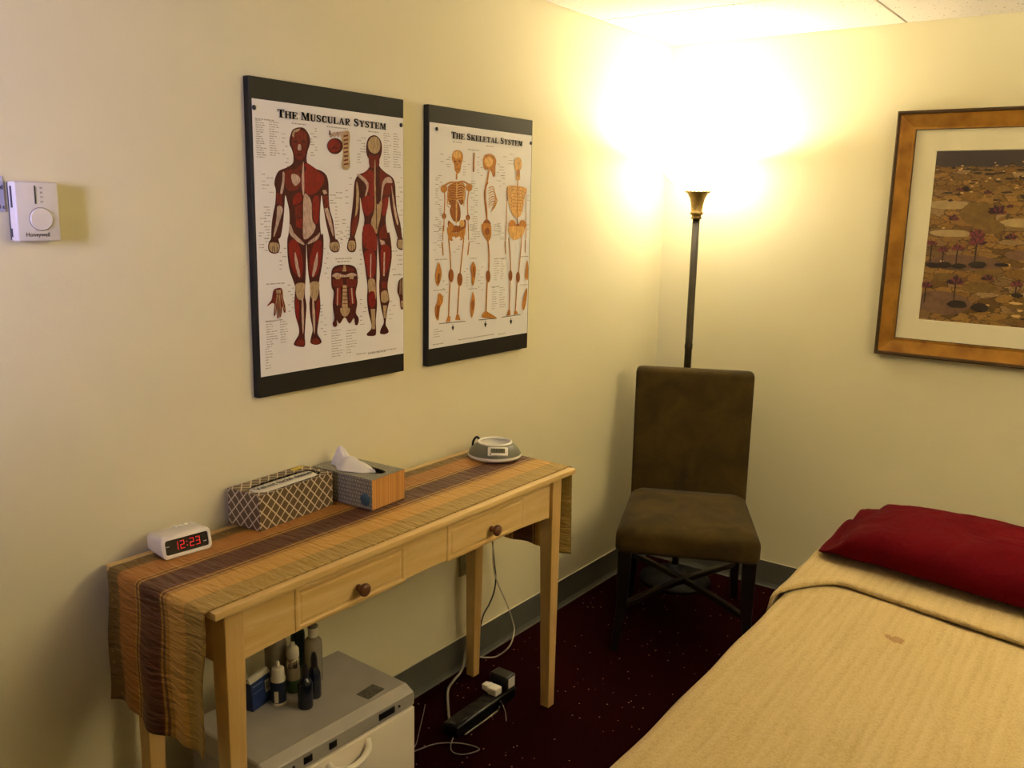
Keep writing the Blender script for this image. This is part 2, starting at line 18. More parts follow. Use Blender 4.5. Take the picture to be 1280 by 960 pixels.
SKE=[('tan',0,[(1247,5882),(1084,5839),(994,5711),(1009,5568),(1089,5470),(1124,5307),(1224,5208),(1324,5212),(1409,5320),(1433,5467),(1498,5595),(1509,5741),(1427,5851)]),('light',0,[(1428,5757),(1415,5715),(1375,5677),(1315,5651),(1244,5639),(1174,5643),(1114,5663),(1074,5695),(1059,5735),(1072,5776),(1112,5813),(1171,5840),(1241,5852),(1312,5849),(1372,5829),(1413,5797)]),('brown',0,[(1206,5550),(1202,5537),(1189,5526),(1170,5518),(1147,5514),(1125,5516),(1105,5522),(1092,5532),(1088,5544),(1092,5557),(1105,5568),(1124,5576),(1146,5580),(1169,5579),(1188,5573),(1201,5563)]),('brown',0,[(1411,5569),(1407,5556),(1394,5545),(1375,5537),(1352,5533),(1329,5534),(1310,5541),(1296,5551),(1292,5563),(1296,5576),(1309,5587),(1328,5595),(1351,5599),(1374,5598),(1393,5592),(1407,5582)]),('brown',0,[(1239,5519),(1280,5438),(1208,5435)]),('brown',25,[(1157,5329),(1355,5338)]),('tan',90,[(1224,5208),(1214,5021)]),('tan',70,[(592,4794),(900,4919),(1228,4939),(1562,4971),(1851,4867)]),('brown',0,[(901,4865),(1229,4918),(1563,4917),(1649,4658),(1606,4403),(1439,4273),(1249,4438),(1053,4225),(895,4306),(815,4471),(825,4677)]),('tan',32,[(1216,4855),(1018,4882),(824,4780),(890,4688)]),('light',32,[(1243,4856),(1442,4904),(1633,4818),(1580,4719)]),('tan',32,[(1217,4784),(1000,4807),(812,4698),(891,4605)]),('light',32,[(1244,4785),(1457,4829),(1621,4733),(1582,4635)]),('tan',32,[(1218,4713),(981,4731),(800,4615),(892,4522)]),('light',32,[(1245,4714),(1472,4754),(1609,4648),(1583,4551)]),('tan',32,[(1219,4642),(962,4656),(788,4532),(893,4439)]),('light',32,[(1246,4643),(1486,4679),(1597,4564),(1585,4466)]),('tan',32,[(1220,4571),(944,4581),(776,4449),(894,4356)]),('light',32,[(1247,4572),(1501,4603),(1585,4479),(1586,4381)]),('tan',32,[(1221,4500),(925,4506),(777,4367),(895,4273)]),('light',32,[(1248,4501),(1516,4528),(1573,4394),(1588,4297)]),('tan',32,[(1223,4429),(906,4431),(778,4284),(896,4190)]),('light',32,[(1249,4430),(1531,4452),(1560,4309),(1589,4212)]),('light',60,[(1229,4918),(1222,4479)]),('brown',0,[(1223,4417),(1408,4146),(1379,3807),(1079,3806),(910,4140)]),('light',80,[(1229,4417),(1220,3722)]),('brown',10,[(1170,4374),(1277,4376)]),('brown',10,[(1171,4307),(1278,4309)]),('brown',10,[(1172,4240),(1279,4241)]),('brown',10,[(1173,4173),(1280,4174)]),('brown',10,[(1174,4105),(1281,4107)]),('brown',10,[(1175,4038),(1282,4039)]),('brown',10,[(1176,3971),(1283,3972)]),('brown',10,[(1177,3903),(1284,3904)]),('brown',10,[(1178,3836),(1285,3836)]),('tan',0,[(792,4738),(772,4680),(716,4636),(639,4619),(562,4632),(505,4673),(484,4729),(504,4787),(560,4831),(636,4848),(714,4836),(771,4795)]),('tan',62,[(663,4714),(680,4406),(652,3971)]),('brown',0,[(749,3939),(737,3897),(701,3867),(653,3855),(605,3866),(569,3896),(556,3938),(568,3979),(603,4010),(651,4021),(700,4011),(736,3980)]),('tan',48,[(652,3971),(644,3493)]),('tan',0,[(1976,4816),(1955,4755),(1895,4710),(1813,4692),(1730,4706),(1670,4747),(1647,4806),(1668,4865),(1727,4911),(1808,4929),(1891,4916),(1953,4875)]),('tan',62,[(1839,4790),(1742,4427),(1772,3936)]),('brown',0,[(1877,3902),(1863,3859),(1826,3828),(1775,3816),(1723,3827),(1684,3859),(1670,3901),(1683,3944),(1720,3976),(1771,3988),(1823,3976),(1862,3945)]),('tan',48,[(1772,3936),(1808,3484)]),('tan',45,[(608,3664),(599,3222)]),('tan',70,[(572,3178),(617,2777)]),('tan',45,[(1810,3661),(1819,3203)]),('tan',70,[(1849,3157),(1783,2753)]),('brown',0,[(835,3806),(1060,3701),(1221,3595),(1435,3722),(1650,3850),(1669,3593),(1520,3474),(918,3478)]),('light',0,[(1605,3722),(1596,3679),(1570,3643),(1531,3619),(1484,3611),(1437,3619),(1397,3644),(1370,3680),(1360,3722),(1369,3764),(1395,3800),(1434,3824),(1480,3833),(1527,3824),(1567,3800),(1595,3764)]),('tan',0,[(1114,3616),(1105,3568),(1077,3527),(1034,3500),(984,3491),(933,3501),(890,3528),(861,3569),(851,3617),(860,3666),(888,3706),(930,3733),(980,3743),(1031,3733),(1074,3706),(1104,3665)]),('tan',0,[(801,3619),(1011,3484),(1223,3438),(1436,3504),(1651,3570),(1619,3343),(1441,3209),(1225,3302),(980,3194),(817,3397)]),('white',0,[(1190,3280),(1184,3260),(1165,3243),(1138,3231),(1106,3228),(1073,3232),(1046,3244),(1027,3262),(1021,3283),(1027,3303),(1045,3320),(1072,3332),(1104,3335),(1137,3331),(1164,3319),(1183,3301)]),('white',0,[(1440,3277),(1433,3256),(1415,3239),(1387,3228),(1354,3224),(1321,3228),(1294,3241),(1275,3259),(1268,3279),(1274,3300),(1292,3317),(1320,3329),(1353,3333),(1386,3328),(1414,3316),(1433,3298)]),('brown',0,[(1335,3572),(1325,3534),(1298,3502),(1257,3481),(1208,3474),(1159,3482),(1118,3503),(1090,3535),(1080,3573),(1089,3611),(1116,3643),(1157,3664),(1205,3671),(1254,3664),(1296,3642),(1324,3610)]),('tan',70,[(860,3307),(936,2813),(984,2269)]),('tan',70,[(1583,3298),(1506,2751),(1414,2158)]),('brown',0,[(1121,2149),(1105,2047),(1059,1974),(996,1949),(932,1980),(885,2057),(866,2160),(882,2262),(927,2334),(990,2359),(1054,2329),(1102,2252)]),('brown',0,[(1540,2013),(1524,1910),(1477,1836),(1413,1812),(1347,1843),(1298,1922),(1279,2026),(1295,2129),(1341,2202),(1406,2227),(1472,2197),(1521,2118)]),('tan',78,[(946,1952),(911,1359),(889,854)]),('tan',78,[(1390,1836),(1340,1329),(1305,819)]),('tan',0,[(763,750),(846,927),(987,916),(975,754)]),('tan',0,[(1204,781),(1259,940),(1390,929),(1466,749)]),('black',22,[(450,732),(1703,700)]),('black',22,[(2383,679),(3333,656)]),('black',22,[(3594,664),(4661,666)]),('black',0,[(1084,652),(1112,649),(1113,584),(1156,580),(1101,454),(1042,590),(1085,586)]),('black',0,[(2712,611),(2743,609),(2745,540),(2792,536),(2733,404),(2666,547),(2713,543)]),('black',0,[(4097,591),(4131,588),(4134,517),(4185,513),(4122,376),(4049,524),(4100,520)]),('tan',0,[(2482,5711),(2586,5824),(2836,5869),(3056,5808),(3156,5662),(3117,5486),(3110,5223),(3001,5175),(2924,5303),(2813,5384),(2597,5374),(2487,5498)]),('light',0,[(2988,5631),(2973,5571),(2927,5518),(2857,5481),(2774,5465),(2692,5473),(2621,5503),(2573,5550),(2555,5609),(2570,5668),(2615,5721),(2684,5758),(2766,5775),(2849,5767),(2921,5738),(2969,5690)]),('brown',25,[(2813,5384),(2996,5349),(3073,5222)]),('tan',110,[(2777,5361),(2713,5077),(2626,4814),(2619,4509),(2686,4161),(2708,3853)]),('brown',50,[(2751,4992),(2570,4726),(2609,4335),(2691,3941)]),('tan',34,[(2770,4818),(3009,4869),(3119,4653),(3130,4520)]),('light',34,[(2772,4731),(3012,4795),(3150,4600),(3102,4458)]),('tan',34,[(2775,4644),(3014,4720),(3181,4548),(3075,4396)]),('light',34,[(2777,4557),(3016,4646),(3213,4496),(3047,4333)]),('tan',34,[(2779,4469),(3018,4571),(3244,4443),(3019,4271)]),('light',34,[(2782,4381),(3020,4496),(3216,4389),(2991,4209)]),('tan',34,[(2784,4294),(3022,4421),(3188,4335),(2964,4146)]),('light',34,[(2786,4206),(3024,4346),(3159,4282),(2936,4084)]),('brown',0,[(2565,3787),(2745,3853),(2916,3721),(2899,3543),(2828,3463),(2537,3466),(2497,3633)]),('tan',0,[(2465,3706),(2888,3705),(2956,3517),(2939,3280),(2787,3150),(2629,3284),(2486,3473)]),('brown',0,[(2871,3470),(2863,3427),(2837,3390),(2797,3366),(2750,3358),(2703,3367),(2662,3392),(2634,3429),(2624,3472),(2632,3515),(2658,3551),(2697,3575),(2744,3584),(2792,3575),(2833,3550),(2861,3513)]),('tan',85,[(2785,3212),(2861,2712),(2852,2140)]),('brown',0,[(2949,2039),(2936,1943),(2895,1875),(2837,1852),(2777,1881),(2732,1954),(2714,2050),(2727,2145),(2768,2213),(2826,2237),(2886,2208),(2931,2136)]),('tan',85,[(2788,1903),(2756,1326),(2753,842)]),('tan',0,[(2536,753),(2703,943),(2886,880),(3292,689),(3252,663)]),('light',0,[(4305,5848),(4152,5782),(4111,5623),(4164,5446),(4245,5382),(4215,5133),(4451,5142),(4433,5413),(4516,5508),(4516,5711),(4448,5820)]),('tan',0,[(4435,5345),(4430,5293),(4411,5248),(4382,5218),(4346,5206),(4309,5215),(4278,5243),(4256,5286),(4246,5337),(4252,5389),(4270,5434),(4300,5465),(4335,5477),(4372,5468),(4404,5440),(4426,5397)]),('tan',70,[(4331,5183),(4326,4910)]),('light',0,[(3736,4892),(4105,4940),(4823,4880),(4752,4647),(4648,4230),(4498,3951),(4141,3949),(3896,4266),(3806,4625)]),('tan',70,[(4322,5001),(4355,3720)]),('tan',28,[(4279,4886),(4067,4902),(3862,4797)]),('tan',28,[(4358,4889),(4565,4895),(4745,4809)]),('tan',28,[(4283,4782),(4071,4799),(3881,4699)]),('tan',28,[(4362,4784),(4569,4790),(4733,4707)]),('tan',28,[(4287,4677),(4075,4695),(3900,4600)]),('tan',28,[(4366,4679),(4573,4684),(4721,4605)]),('tan',28,[(4291,4573),(4079,4591),(3919,4501)]),('tan',28,[(4370,4574),(4577,4579),(4709,4504)]),('tan',28,[(4295,4468),(4082,4486),(3938,4402)]),('tan',28,[(4374,4469),(4582,4473),(4697,4402)]),('tan',28,[(4299,4363),(4086,4382),(3957,4303)]),('tan',28,[(4378,4364),(4586,4368),(4685,4300)]),('tan',28,[(4303,4258),(4090,4277),(3976,4203)]),('tan',28,[(4382,4259),(4590,4262),(4673,4198)]),('tan',28,[(4307,4152),(4094,4173),(3995,4103)]),('tan',28,[(4387,4153),(4594,4155),(4661,4096)]),('brown',30,[(3759,4870),(3797,4445)]),('tan',40,[(3737,4847),(3752,3947),(3745,3470)]),('tan',40,[(4809,4833),(4831,3906),(4865,3485)]),('tan',42,[(3742,3656),(3726,3173)]),('tan',60,[(3694,3150),(3740,2736)]),('tan',42,[(4858,3703),(4853,3206)]),('tan',60,[(4837,3181),(4828,2756)]),('tan',0,[(4278,3674),(4264,3610),(4222,3557),(4157,3521),(4079,3509),(4000,3522),(3933,3558),(3887,3612),(3870,3675),(3883,3737),(3925,3791),(3989,3826),(4067,3839),(4145,3827),(4213,3791),(4260,3737)]),('tan',0,[(4841,3673),(4829,3608),(4789,3554),(4727,3518),(4653,3505),(4578,3518),(4514,3555),(4470,3610),(4453,3673),(4465,3737),(4505,3791),(4566,3828),(4639,3841),(4714,3828),(4779,3792),(4824,3737)]),('brown',0,[(4489,3581),(4481,3527),(4455,3482),(4415,3452),(4366,3442),(4317,3453),(4275,3484),(4245,3529),(4234,3582),(4241,3635),(4267,3679),(4307,3709),(4355,3720),(4405,3709),(4447,3679),(4477,3634)]),('light',0,[(3891,3607),(4733,3604),(4659,3308),(4407,3212),(4155,3191),(3942,3340)]),('tan',60,[(3887,3268),(3990,2680),(4043,2136)]),('tan',60,[(4617,3283),(4563,2713),(4485,2067)]),('brown',0,[(4139,2007),(4128,1918),(4090,1855),(4037,1834),(3981,1860),(3939,1928),(3922,2018),(3933,2106),(3971,2169),(4024,2191),(4079,2165),(4122,2098)]),('brown',0,[(4568,1937),(4556,1847),(4518,1783),(4463,1761),(4406,1789),(4363,1857),(4345,1948),(4356,2037),(4394,2101),(4449,2123),(4505,2097),(4549,2029)]),('tan',62,[(4020,1839),(4004,1342),(4004,841)]),('tan',62,[(4410,1794),(4377,1318),(4346,789)]),('tan',0,[(3850,692),(3952,895),(4054,862),(4077,694)]),('tan',0,[(4264,694),(4309,842),(4431,807),(4504,700)]),('tan',90,[(2024,5854),(2008,5284)]),('brown',40,[(2033,5433),(2001,5284)]),('tan',0,[(400,2584),(504,2424),(540,2153),(406,1882),(303,1941),(254,2167),(320,2431)]),('brown',0,[(369,2251),(471,2246),(440,1934),(337,1962)]),('tan',0,[(408,1657),(601,1563),(603,1381),(480,1208),(415,849),(277,952),(241,1226),(342,1399)]),('brown',0,[(342,1309),(466,1300),(400,919),(311,972)]),('tan',0,[(2039,2550),(2193,2357),(2182,2170),(2092,1821),(1994,1850),(1973,2132),(1932,2321)]),('brown',0,[(2151,2218),(2141,2108),(2108,2041),(2066,2043),(2031,2113),(2016,2224),(2027,2333),(2059,2400),(2101,2398),(2136,2329)]),('tan',0,[(2043,1611),(2154,1367),(2145,1082),(2038,795),(1961,858),(1932,1193),(1988,1378)]),('brown',0,[(2113,1180),(2102,1080),(2069,1020),(2027,1023),(1992,1088),(1977,1190),(1988,1289),(2020,1349),(2062,1346),(2098,1282)]),('tan',0,[(4970,2501),(5054,2194),(5025,1839),(4873,1897),(4878,2201)]),('tan',0,[(4975,1561),(5004,1277),(4865,825),(4740,886),(4786,1240)])]
STB=[(261,5107,560,3515,26,0.6),(1903,5004,2250,3503,22,0.6),(3324,5495,3644,4889,8,0.5),(3266,3721,3653,3471,4,0.5),(4902,4928,5211,3530,20,0.5),(475,5721,927,5380,6,0.4),(1518,5575,1865,5172,6,0.4),(2200,5738,2473,5197,8,0.4),(3210,5577,3601,5066,7,0.4),(3535,5923,4080,5621,4,0.4),(190,3686,567,2956,12,0.5),(1868,3683,2404,3101,9,0.6),(3085,3681,3659,3223,8,0.6),(3156,2584,3457,1917,10,0.75),(3501,2573,3783,1950,9,0.75),(3063,1671,3404,987,10,0.75),(3465,1647,3815,1006,9,0.75),(1087,3034,1410,2868,3,0.5),(1600,2334,1830,1812,7,0.5),(2307,2353,2593,1626,8,0.5),(211,572,627,347,4,0.8),(611,2015,839,1548,5,0.4),(1380,163,3187,114,1,1),(3431,114,3845,109,1,1),(180,128,665,103,1,1),(264,2663,826,2663,1,1),(1903,2647,2247,2651,1,1),(203,1750,752,1744,1,1),(1847,1694,2269,1692,1,1),(3155,2598,3761,2599,1,1),(3022,1697,3464,1692,1,1),(4584,2613,5123,2627,1,1),(4639,1666,5032,1675,1,1),(1028,6112,1476,6110,1,1),(1748,5946,2266,5920,1,1),(2636,6096,3011,6095,1,1)]
SDOT=[(294,6418),(5020,6340)]
STITLE=([(949,6228),(4528,6203)],[(934,6397)])
CORDS={'white_cord':[(0.035,-1.2115,0.4285),(0.035,-1.1995,0.306),(0.05,-1.1396,0.168),(0.06,-1.1211,0.107),(0.075,-1.1299,0.0767),(0.095,-1.1811,0.0464),(0.0609,-1.2072,0.006),(0.0367,-1.2403,0.006),(0.0174,-1.2512,0.006)],'black_cord':[(0.03,-1.2077,0.4261),(0.03,-1.1971,0.3499),(0.03,-1.1851,0.2814),(0.03,-1.1938,0.2332),(0.03,-1.2197,0.1959),(0.03,-1.25,0.1698),(0.03,-1.2698,0.1263)],'grey_cord':[(0.03,-1.3054,0.3842),(0.03,-1.3004,0.2749),(0.035,-1.3077,0.1974),(0.036,-1.3448,0.1117),(0.06,-1.3992,0.0423),(0.0751,-1.462,0.03),(0.0804,-1.4969,0.012),(0.1623,-1.5906,0.012),(0.1974,-1.627,0.015)],'loop_cord':[(0.2071,-1.8236,0.006),(0.2145,-1.7948,0.006),(0.2398,-1.7309,0.006),(0.2971,-1.6856,0.006),(0.3538,-1.6769,0.006),(0.3362,-1.7216,0.006),(0.3055,-1.7352,0.006),(0.2806,-1.7192,0.006),(0.2635,-1.6888,0.012)],'thin_cord':[(0.1759,-1.7134,0.1),(0.178,-1.7256,0.07),(0.1826,-1.7438,0.04),(0.1891,-1.7659,0.005),(0.2008,-1.7959,0.005)],'plug_cord':[(0.2968,-1.507,0.04),(0.2782,-1.4895,0.012),(0.275,-1.5069,0.008),(0.256,-1.5514,0.006),(0.2499,-1.6046,0.006),(0.2502,-1.6464,0.006)],'short_cord':[(0.2794,-1.479,0.04),(0.2749,-1.4564,0.008),(0.2991,-1.4782,0.006),(0.3275,-1.5122,0.006)]}
import bpy, bmesh, math, random
from mathutils.geometry import tessellate_polygon
from mathutils import Vector, Matrix, Euler
random.seed(7)
S = bpy.context.scene
COL = S.collection
PI = math.pi

# ------------------------------------------------------------------ materials
def lin(h):
    h = h.lstrip('#'); o = []
    for i in (0, 2, 4):
        c = int(h[i:i+2], 16) / 255
        o.append(c/12.92 if c <= .04045 else ((c+.055)/1.055)**2.4)
    return tuple(o) + (1,)
MATS = {}
def mat(name, color, rough=.6, metal=0, var=0, vscale=30, bump=0, bscale=200, coat=0, sheen=0, spec=.5, stretch=(1,1,1), trans=0, emit=None, estr=0):
    if name in MATS: return MATS[name]
    m = bpy.data.materials.new(name); m.use_nodes = True
    nt = m.node_tree; b = nt.nodes['Principled BSDF']
    c = lin(color) if isinstance(color, str) else color
    b.inputs['Base Color'].default_value = c
    b.inputs['Roughness'].default_value = rough
    b.inputs['Metallic'].default_value = metal
    b.inputs['Coat Weight'].default_value = coat
    b.inputs['Sheen Weight'].default_value = sheen
    b.inputs['Specular IOR Level'].default_value = spec
    b.inputs['Transmission Weight'].default_value = trans
    if emit:
        b.inputs['Emission Color'].default_value = lin(emit) if isinstance(emit, str) else emit
        b.inputs['Emission Strength'].default_value = estr
    if var or bump:
        tc = nt.nodes.new('ShaderNodeTexCoord'); mp = nt.nodes.new('ShaderNodeMapping')
        mp.inputs['Scale'].default_value = stretch
        nt.links.new(tc.outputs['Object'], mp.inputs['Vector'])
    if var:
        n = nt.nodes.new('ShaderNodeTexNoise'); n.inputs['Scale'].default_value = vscale; n.inputs['Detail'].default_value = 6
        r = nt.nodes.new('ShaderNodeValToRGB')
        r.color_ramp.elements[0].position = .3; r.color_ramp.elements[1].position = .7
        r.color_ramp.elements[0].color = tuple(max(0, x*(1-var)) for x in c[:3]) + (1,)
        r.color_ramp.elements[1].color = tuple(min(1, x*(1+var)) for x in c[:3]) + (1,)
        nt.links.new(mp.outputs[0], n.inputs['Vector']); nt.links.new(n.outputs['Fac'], r.inputs['Fac'])
        nt.links.new(r.outputs[0], b.inputs['Base Color'])
    if bump:
        n2 = nt.nodes.new('ShaderNodeTexNoise'); n2.inputs['Scale'].default_value = bscale; n2.inputs['Detail'].default_value = 4
        bu = nt.nodes.new('ShaderNodeBump'); bu.inputs['Strength'].default_value = bump; bu.inputs['Distance'].default_value = .004
        nt.links.new(mp.outputs[0], n2.inputs['Vector']); nt.links.new(n2.outputs['Fac'], bu.inputs['Height'])
        nt.links.new(bu.outputs[0], b.inputs['Normal'])
    MATS[name] = m
    return m
class NT:
    "tiny node-tree helper"
    def __init__(s, name):
        s.m = bpy.data.materials.new(name); s.m.use_nodes = True; s.t = s.m.node_tree; s.b = s.t.nodes['Principled BSDF']; MATS[name] = s.m
    def n(s, typ, **kw):
        o = s.t.nodes.new('ShaderNode'+typ)
        for k, v in kw.items():
            if k.startswith('i_'): o.inputs[int(k[2:]) if k[2:].isdigit() else k[2:].replace('_', ' ')].default_value = v
            else: setattr(o, k, v)
        return o
    def l(s, a, b): s.t.links.new(a, b)
    def ramp(s, fac, stops, interp='LINEAR'):
        r = s.n('ValToRGB'); cr = r.color_ramp; cr.interpolation = interp
        while len(cr.elements) > 1: cr.elements.remove(cr.elements[-1])
        for i, (p, c) in enumerate(stops):
            e = cr.elements[0] if i == 0 else cr.elements.new(p)
            e.position = p; e.color = lin(c) if isinstance(c, str) else c
        s.l(fac, r.inputs['Fac']); return r.outputs['Color']
    def math(s, op, a, b=None):
        o = s.n('Math', operation=op)
        for i, v in enumerate((a, b)):
            if v is None: continue
            if isinstance(v, (int, float)): o.inputs[i].default_value = v
            else: s.l(v, o.inputs[i])
        return o.outputs[0]
    def mix(s, fac, a, b, mode='MIX'):
        o = s.n('MixRGB', blend_type=mode)
        for i, v in enumerate((fac, a, b)):
            if isinstance(v, (int, float)): o.inputs[i].default_value = v
            elif isinstance(v, str): o.inputs[i].default_value = lin(v)
            elif isinstance(v, tuple): o.inputs[i].default_value = v
            else: s.l(v, o.inputs[i])
        return o.outputs[0]
    def coord(s, out='Object', scale=(1,1,1)):
        tc = s.n('TexCoord'); mp = s.n('Mapping'); mp.inputs['Scale'].default_value = scale
        s.l(tc.outputs[out], mp.inputs['Vector']); return mp.outputs[0]
    def bump(s, h, st, dist=.004):
        bu = s.n('Bump'); bu.inputs['Strength'].default_value = st; bu.inputs['Distance'].default_value = dist
        s.l(h, bu.inputs['Height']); s.l(bu.outputs[0], s.b.inputs['Normal'])

# ------------------------------------------------------------------ mesh builder
class MB:
    def __init__(s): s.bm = bmesh.new(); s.mi = 0
    def _fin(s, faces):
        for f in faces: f.material_index = s.mi
    def box(s, c, d, rot=None, bev=0, seg=2, taper=None):
        r = bmesh.ops.create_cube(s.bm, size=1); vs = r['verts']
        for v in vs:
            v.co = Vector((v.co.x*d[0], v.co.y*d[1], v.co.z*d[2]))
            if taper and v.co.z < 0: v.co.x *= taper; v.co.y *= taper
        fs = list({f for v in vs for f in v.link_faces}); s._fin(fs)
        if bev:
            es = list({e for v in vs for e in v.link_edges})
            rb = bmesh.ops.bevel(s.bm, geom=es, offset=bev, segments=seg, affect='EDGES', profile=.5)
            nv = {v for f in rb['faces'] for v in f.verts} | {v for v in vs if v.is_valid}
            vs = list(nv); s._fin(list({f for v in vs for f in v.link_faces}))
        M = Matrix.Translation(Vector(c)) @ (Euler(rot).to_matrix().to_4x4() if rot else Matrix())
        for v in vs: v.co = M @ v.co
        return vs
    def quad(s, *ps):
        f = s.bm.faces.new([s.bm.verts.new(p) for p in ps]); f.material_index = s.mi; return f
    def poly(s, ps):
        ps = [Vector(p) for p in ps]; vs = [s.bm.verts.new(p) for p in ps]
        for t in tessellate_polygon([ps]):
            try: s.bm.faces.new([vs[i] for i in t]).material_index = s.mi
            except ValueError: pass
    def prism(s, ps, vec):
        "polygon ps extruded by vec"
        vec = Vector(vec); a = [s.bm.verts.new(p) for p in ps]; b = [s.bm.verts.new(Vector(p)+vec) for p in ps]
        n = len(ps); fs = [s.bm.faces.new(a[::-1]), s.bm.faces.new(b)]
        for i in range(n): fs.append(s.bm.faces.new((a[i], a[(i+1) % n], b[(i+1) % n], b[i])))
        s._fin(fs); return a+b
    def lathe(s, prof, c=(0,0,0), seg=32, axis='Z', sx=1, sy=1, rot=0):
        "profile of (radius, height)"
        rings = []; M = {'Z': Matrix(), 'X': Matrix.Rotation(PI/2, 4, 'Y'), 'Y': Matrix.Rotation(-PI/2, 4, 'X')}[axis]
        R = Matrix.Rotation(rot, 4, 'Z')
        for r, h in prof:
            if r < 1e-6: rings.append([s.bm.verts.new(Vector(c) + M @ Vector((0, 0, h)))])
            else: rings.append([s.bm.verts.new(Vector(c) + M @ (R @ Vector((r*sx*math.cos(2*PI*k/seg), r*sy*math.sin(2*PI*k/seg), h)))) for k in range(seg)])
        for a, b in zip(rings, rings[1:]):
            for k in range(seg):
                k2 = (k+1) % seg
                if len(a) == 1 and len(b) == 1: continue
                if len(a) == 1: f = s.bm.faces.new((a[0], b[k2], b[k]))
                elif len(b) == 1: f = s.bm.faces.new((a[k], a[k2], b[0]))
                else: f = s.bm.faces.new((a[k], a[k2], b[k2], b[k]))
                f.material_index = s.mi; f.smooth = True
    def tube(s, pts, r, seg=10, smooth=True, rad=None):
        pts = [Vector(p) for p in pts]; n = len(pts); rings = []; up = None
        for i, p in enumerate(pts):
            t = (pts[min(i+1, n-1)] - pts[max(i-1, 0)]).normalized()
            if up is None: up = Vector((0, 0, 1)) if abs(t.z) < .9 else Vector((1, 0, 0))
            a = t.cross(up).normalized(); up = a.cross(t).normalized(); rr = rad[i] if rad else r
            rings.append([s.bm.verts.new(p + (a*math.cos(2*PI*k/seg) + up*math.sin(2*PI*k/seg))*rr) for k in range(seg)])
        for A, B in zip(rings, rings[1:]):
            for k in range(seg):
                f = s.bm.faces.new((A[k], A[(k+1) % seg], B[(k+1) % seg], B[k])); f.material_index = s.mi; f.smooth = smooth
        for q in (rings[0][::-1], rings[-1]): s.bm.faces.new(q).material_index = s.mi
    def loft(s, rings, caps=True, closed=True, smooth=False):
        R = [[s.bm.verts.new(p) for p in r] for r in rings]; n = len(R[0])
        for A, B in zip(R, R[1:]):
            for k in range(n if closed else n-1):
                f = s.bm.faces.new((A[k], A[(k+1) % n], B[(k+1) % n], B[k])); f.material_index = s.mi; f.smooth = smooth
        if caps:
            for q in (R[0][::-1], R[-1]): s.bm.faces.new(q).material_index = s.mi
    def grid(s, fn, nu, nv, smooth=True, uv=True):
        V = [[s.bm.verts.new(fn(i/nu, j/nv)) for j in range(nv+1)] for i in range(nu+1)]
        L = s.bm.loops.layers.uv.verify() if uv else None
        for i in range(nu):
            for j in range(nv):
                f = s.bm.faces.new((V[i][j], V[i+1][j], V[i+1][j+1], V[i][j+1])); f.material_index = s.mi; f.smooth = smooth
                if uv:
                    for lp, (a, b) in zip(f.loops, ((i, j), (i+1, j), (i+1, j+1), (i, j+1))): lp[L].uv = (a/nu, b/nv)
        return V
    def text(s, txt, size, fn, bold=0, align='LEFT'):
        "flat lettering; fn maps (x, y) of the letter plane to a point"
        cu = bpy.data.curves.new('t', 'FONT'); cu.body = txt; cu.size = size; cu.offset = bold; cu.align_x = align; cu.resolution_u = 3
        o = bpy.data.objects.new('t', cu); COL.objects.link(o); bpy.context.view_layer.update()
        me = bpy.data.meshes.new_from_object(o.evaluated_get(bpy.context.evaluated_depsgraph_get()))
        base = [s.bm.verts.new(fn(v.co.x, v.co.y)) for v in me.vertices]
        for p in me.polygons:
            try: s.bm.faces.new([base[i] for i in p.vertices]).material_index = s.mi
            except ValueError: pass
        bpy.data.objects.remove(o); bpy.data.curves.remove(cu); bpy.data.meshes.remove(me)
    def move(s, M):
        for v in s.bm.verts: v.co = M @ v.co
        return s
    def build(s, name, mats, parent=None, loc=None, rot=None, smooth=None, fixn=True):
        if fixn: bmesh.ops.recalc_face_normals(s.bm, faces=s.bm.faces)
        me = bpy.data.meshes.new(name); s.bm.to_mesh(me); s.bm.free()
        for m in (mats if isinstance(mats, (list, tuple)) else [mats]): me.materials.append(m)
        o = bpy.data.objects.new(name, me); COL.objects.link(o)
        if parent: o.parent = parent
        if loc: o.location = loc
        if rot: o.rotation_euler = rot
        if smooth:
            for p in me.polygons: p.use_smooth = True
            if smooth != 'all':
                me.set_sharp_from_angle(angle=math.radians(smooth))
        return o
def tag(o, label, cat, group=None):
    o['label'] = label; o['category'] = cat
    if group: o['group'] = group
    return o
def thing(name, label, cat, loc=(0,0,0), rz=0, group=None):
    o = bpy.data.objects.new(name, None); COL.objects.link(o); o.empty_display_size = .05
    o.location = loc; o.rotation_euler = (0, 0, rz)
    return tag(o, label, cat, group)
def struct(o): o['kind'] = 'structure'; return o
def mod(o, typ, **kw):
    m = o.modifiers.new(typ.lower(), typ)
    for k, v in kw.items(): setattr(m, k, v)
    return m
def spline(pts, n=8):
    "Catmull-Rom through points"
    P = [Vector(p) for p in pts]; out = []
    for i in range(len(P)-1):
        a, b, c, d = P[max(i-1, 0)], P[i], P[i+1], P[min(i+2, len(P)-1)]
        for k in range(n):
            t = k/n
            out.append(.5*((2*b) + (c-a)*t + (2*a-5*b+4*c-d)*t*t + (3*b-a-3*c+d)*t**3))
    return out + [P[-1]]

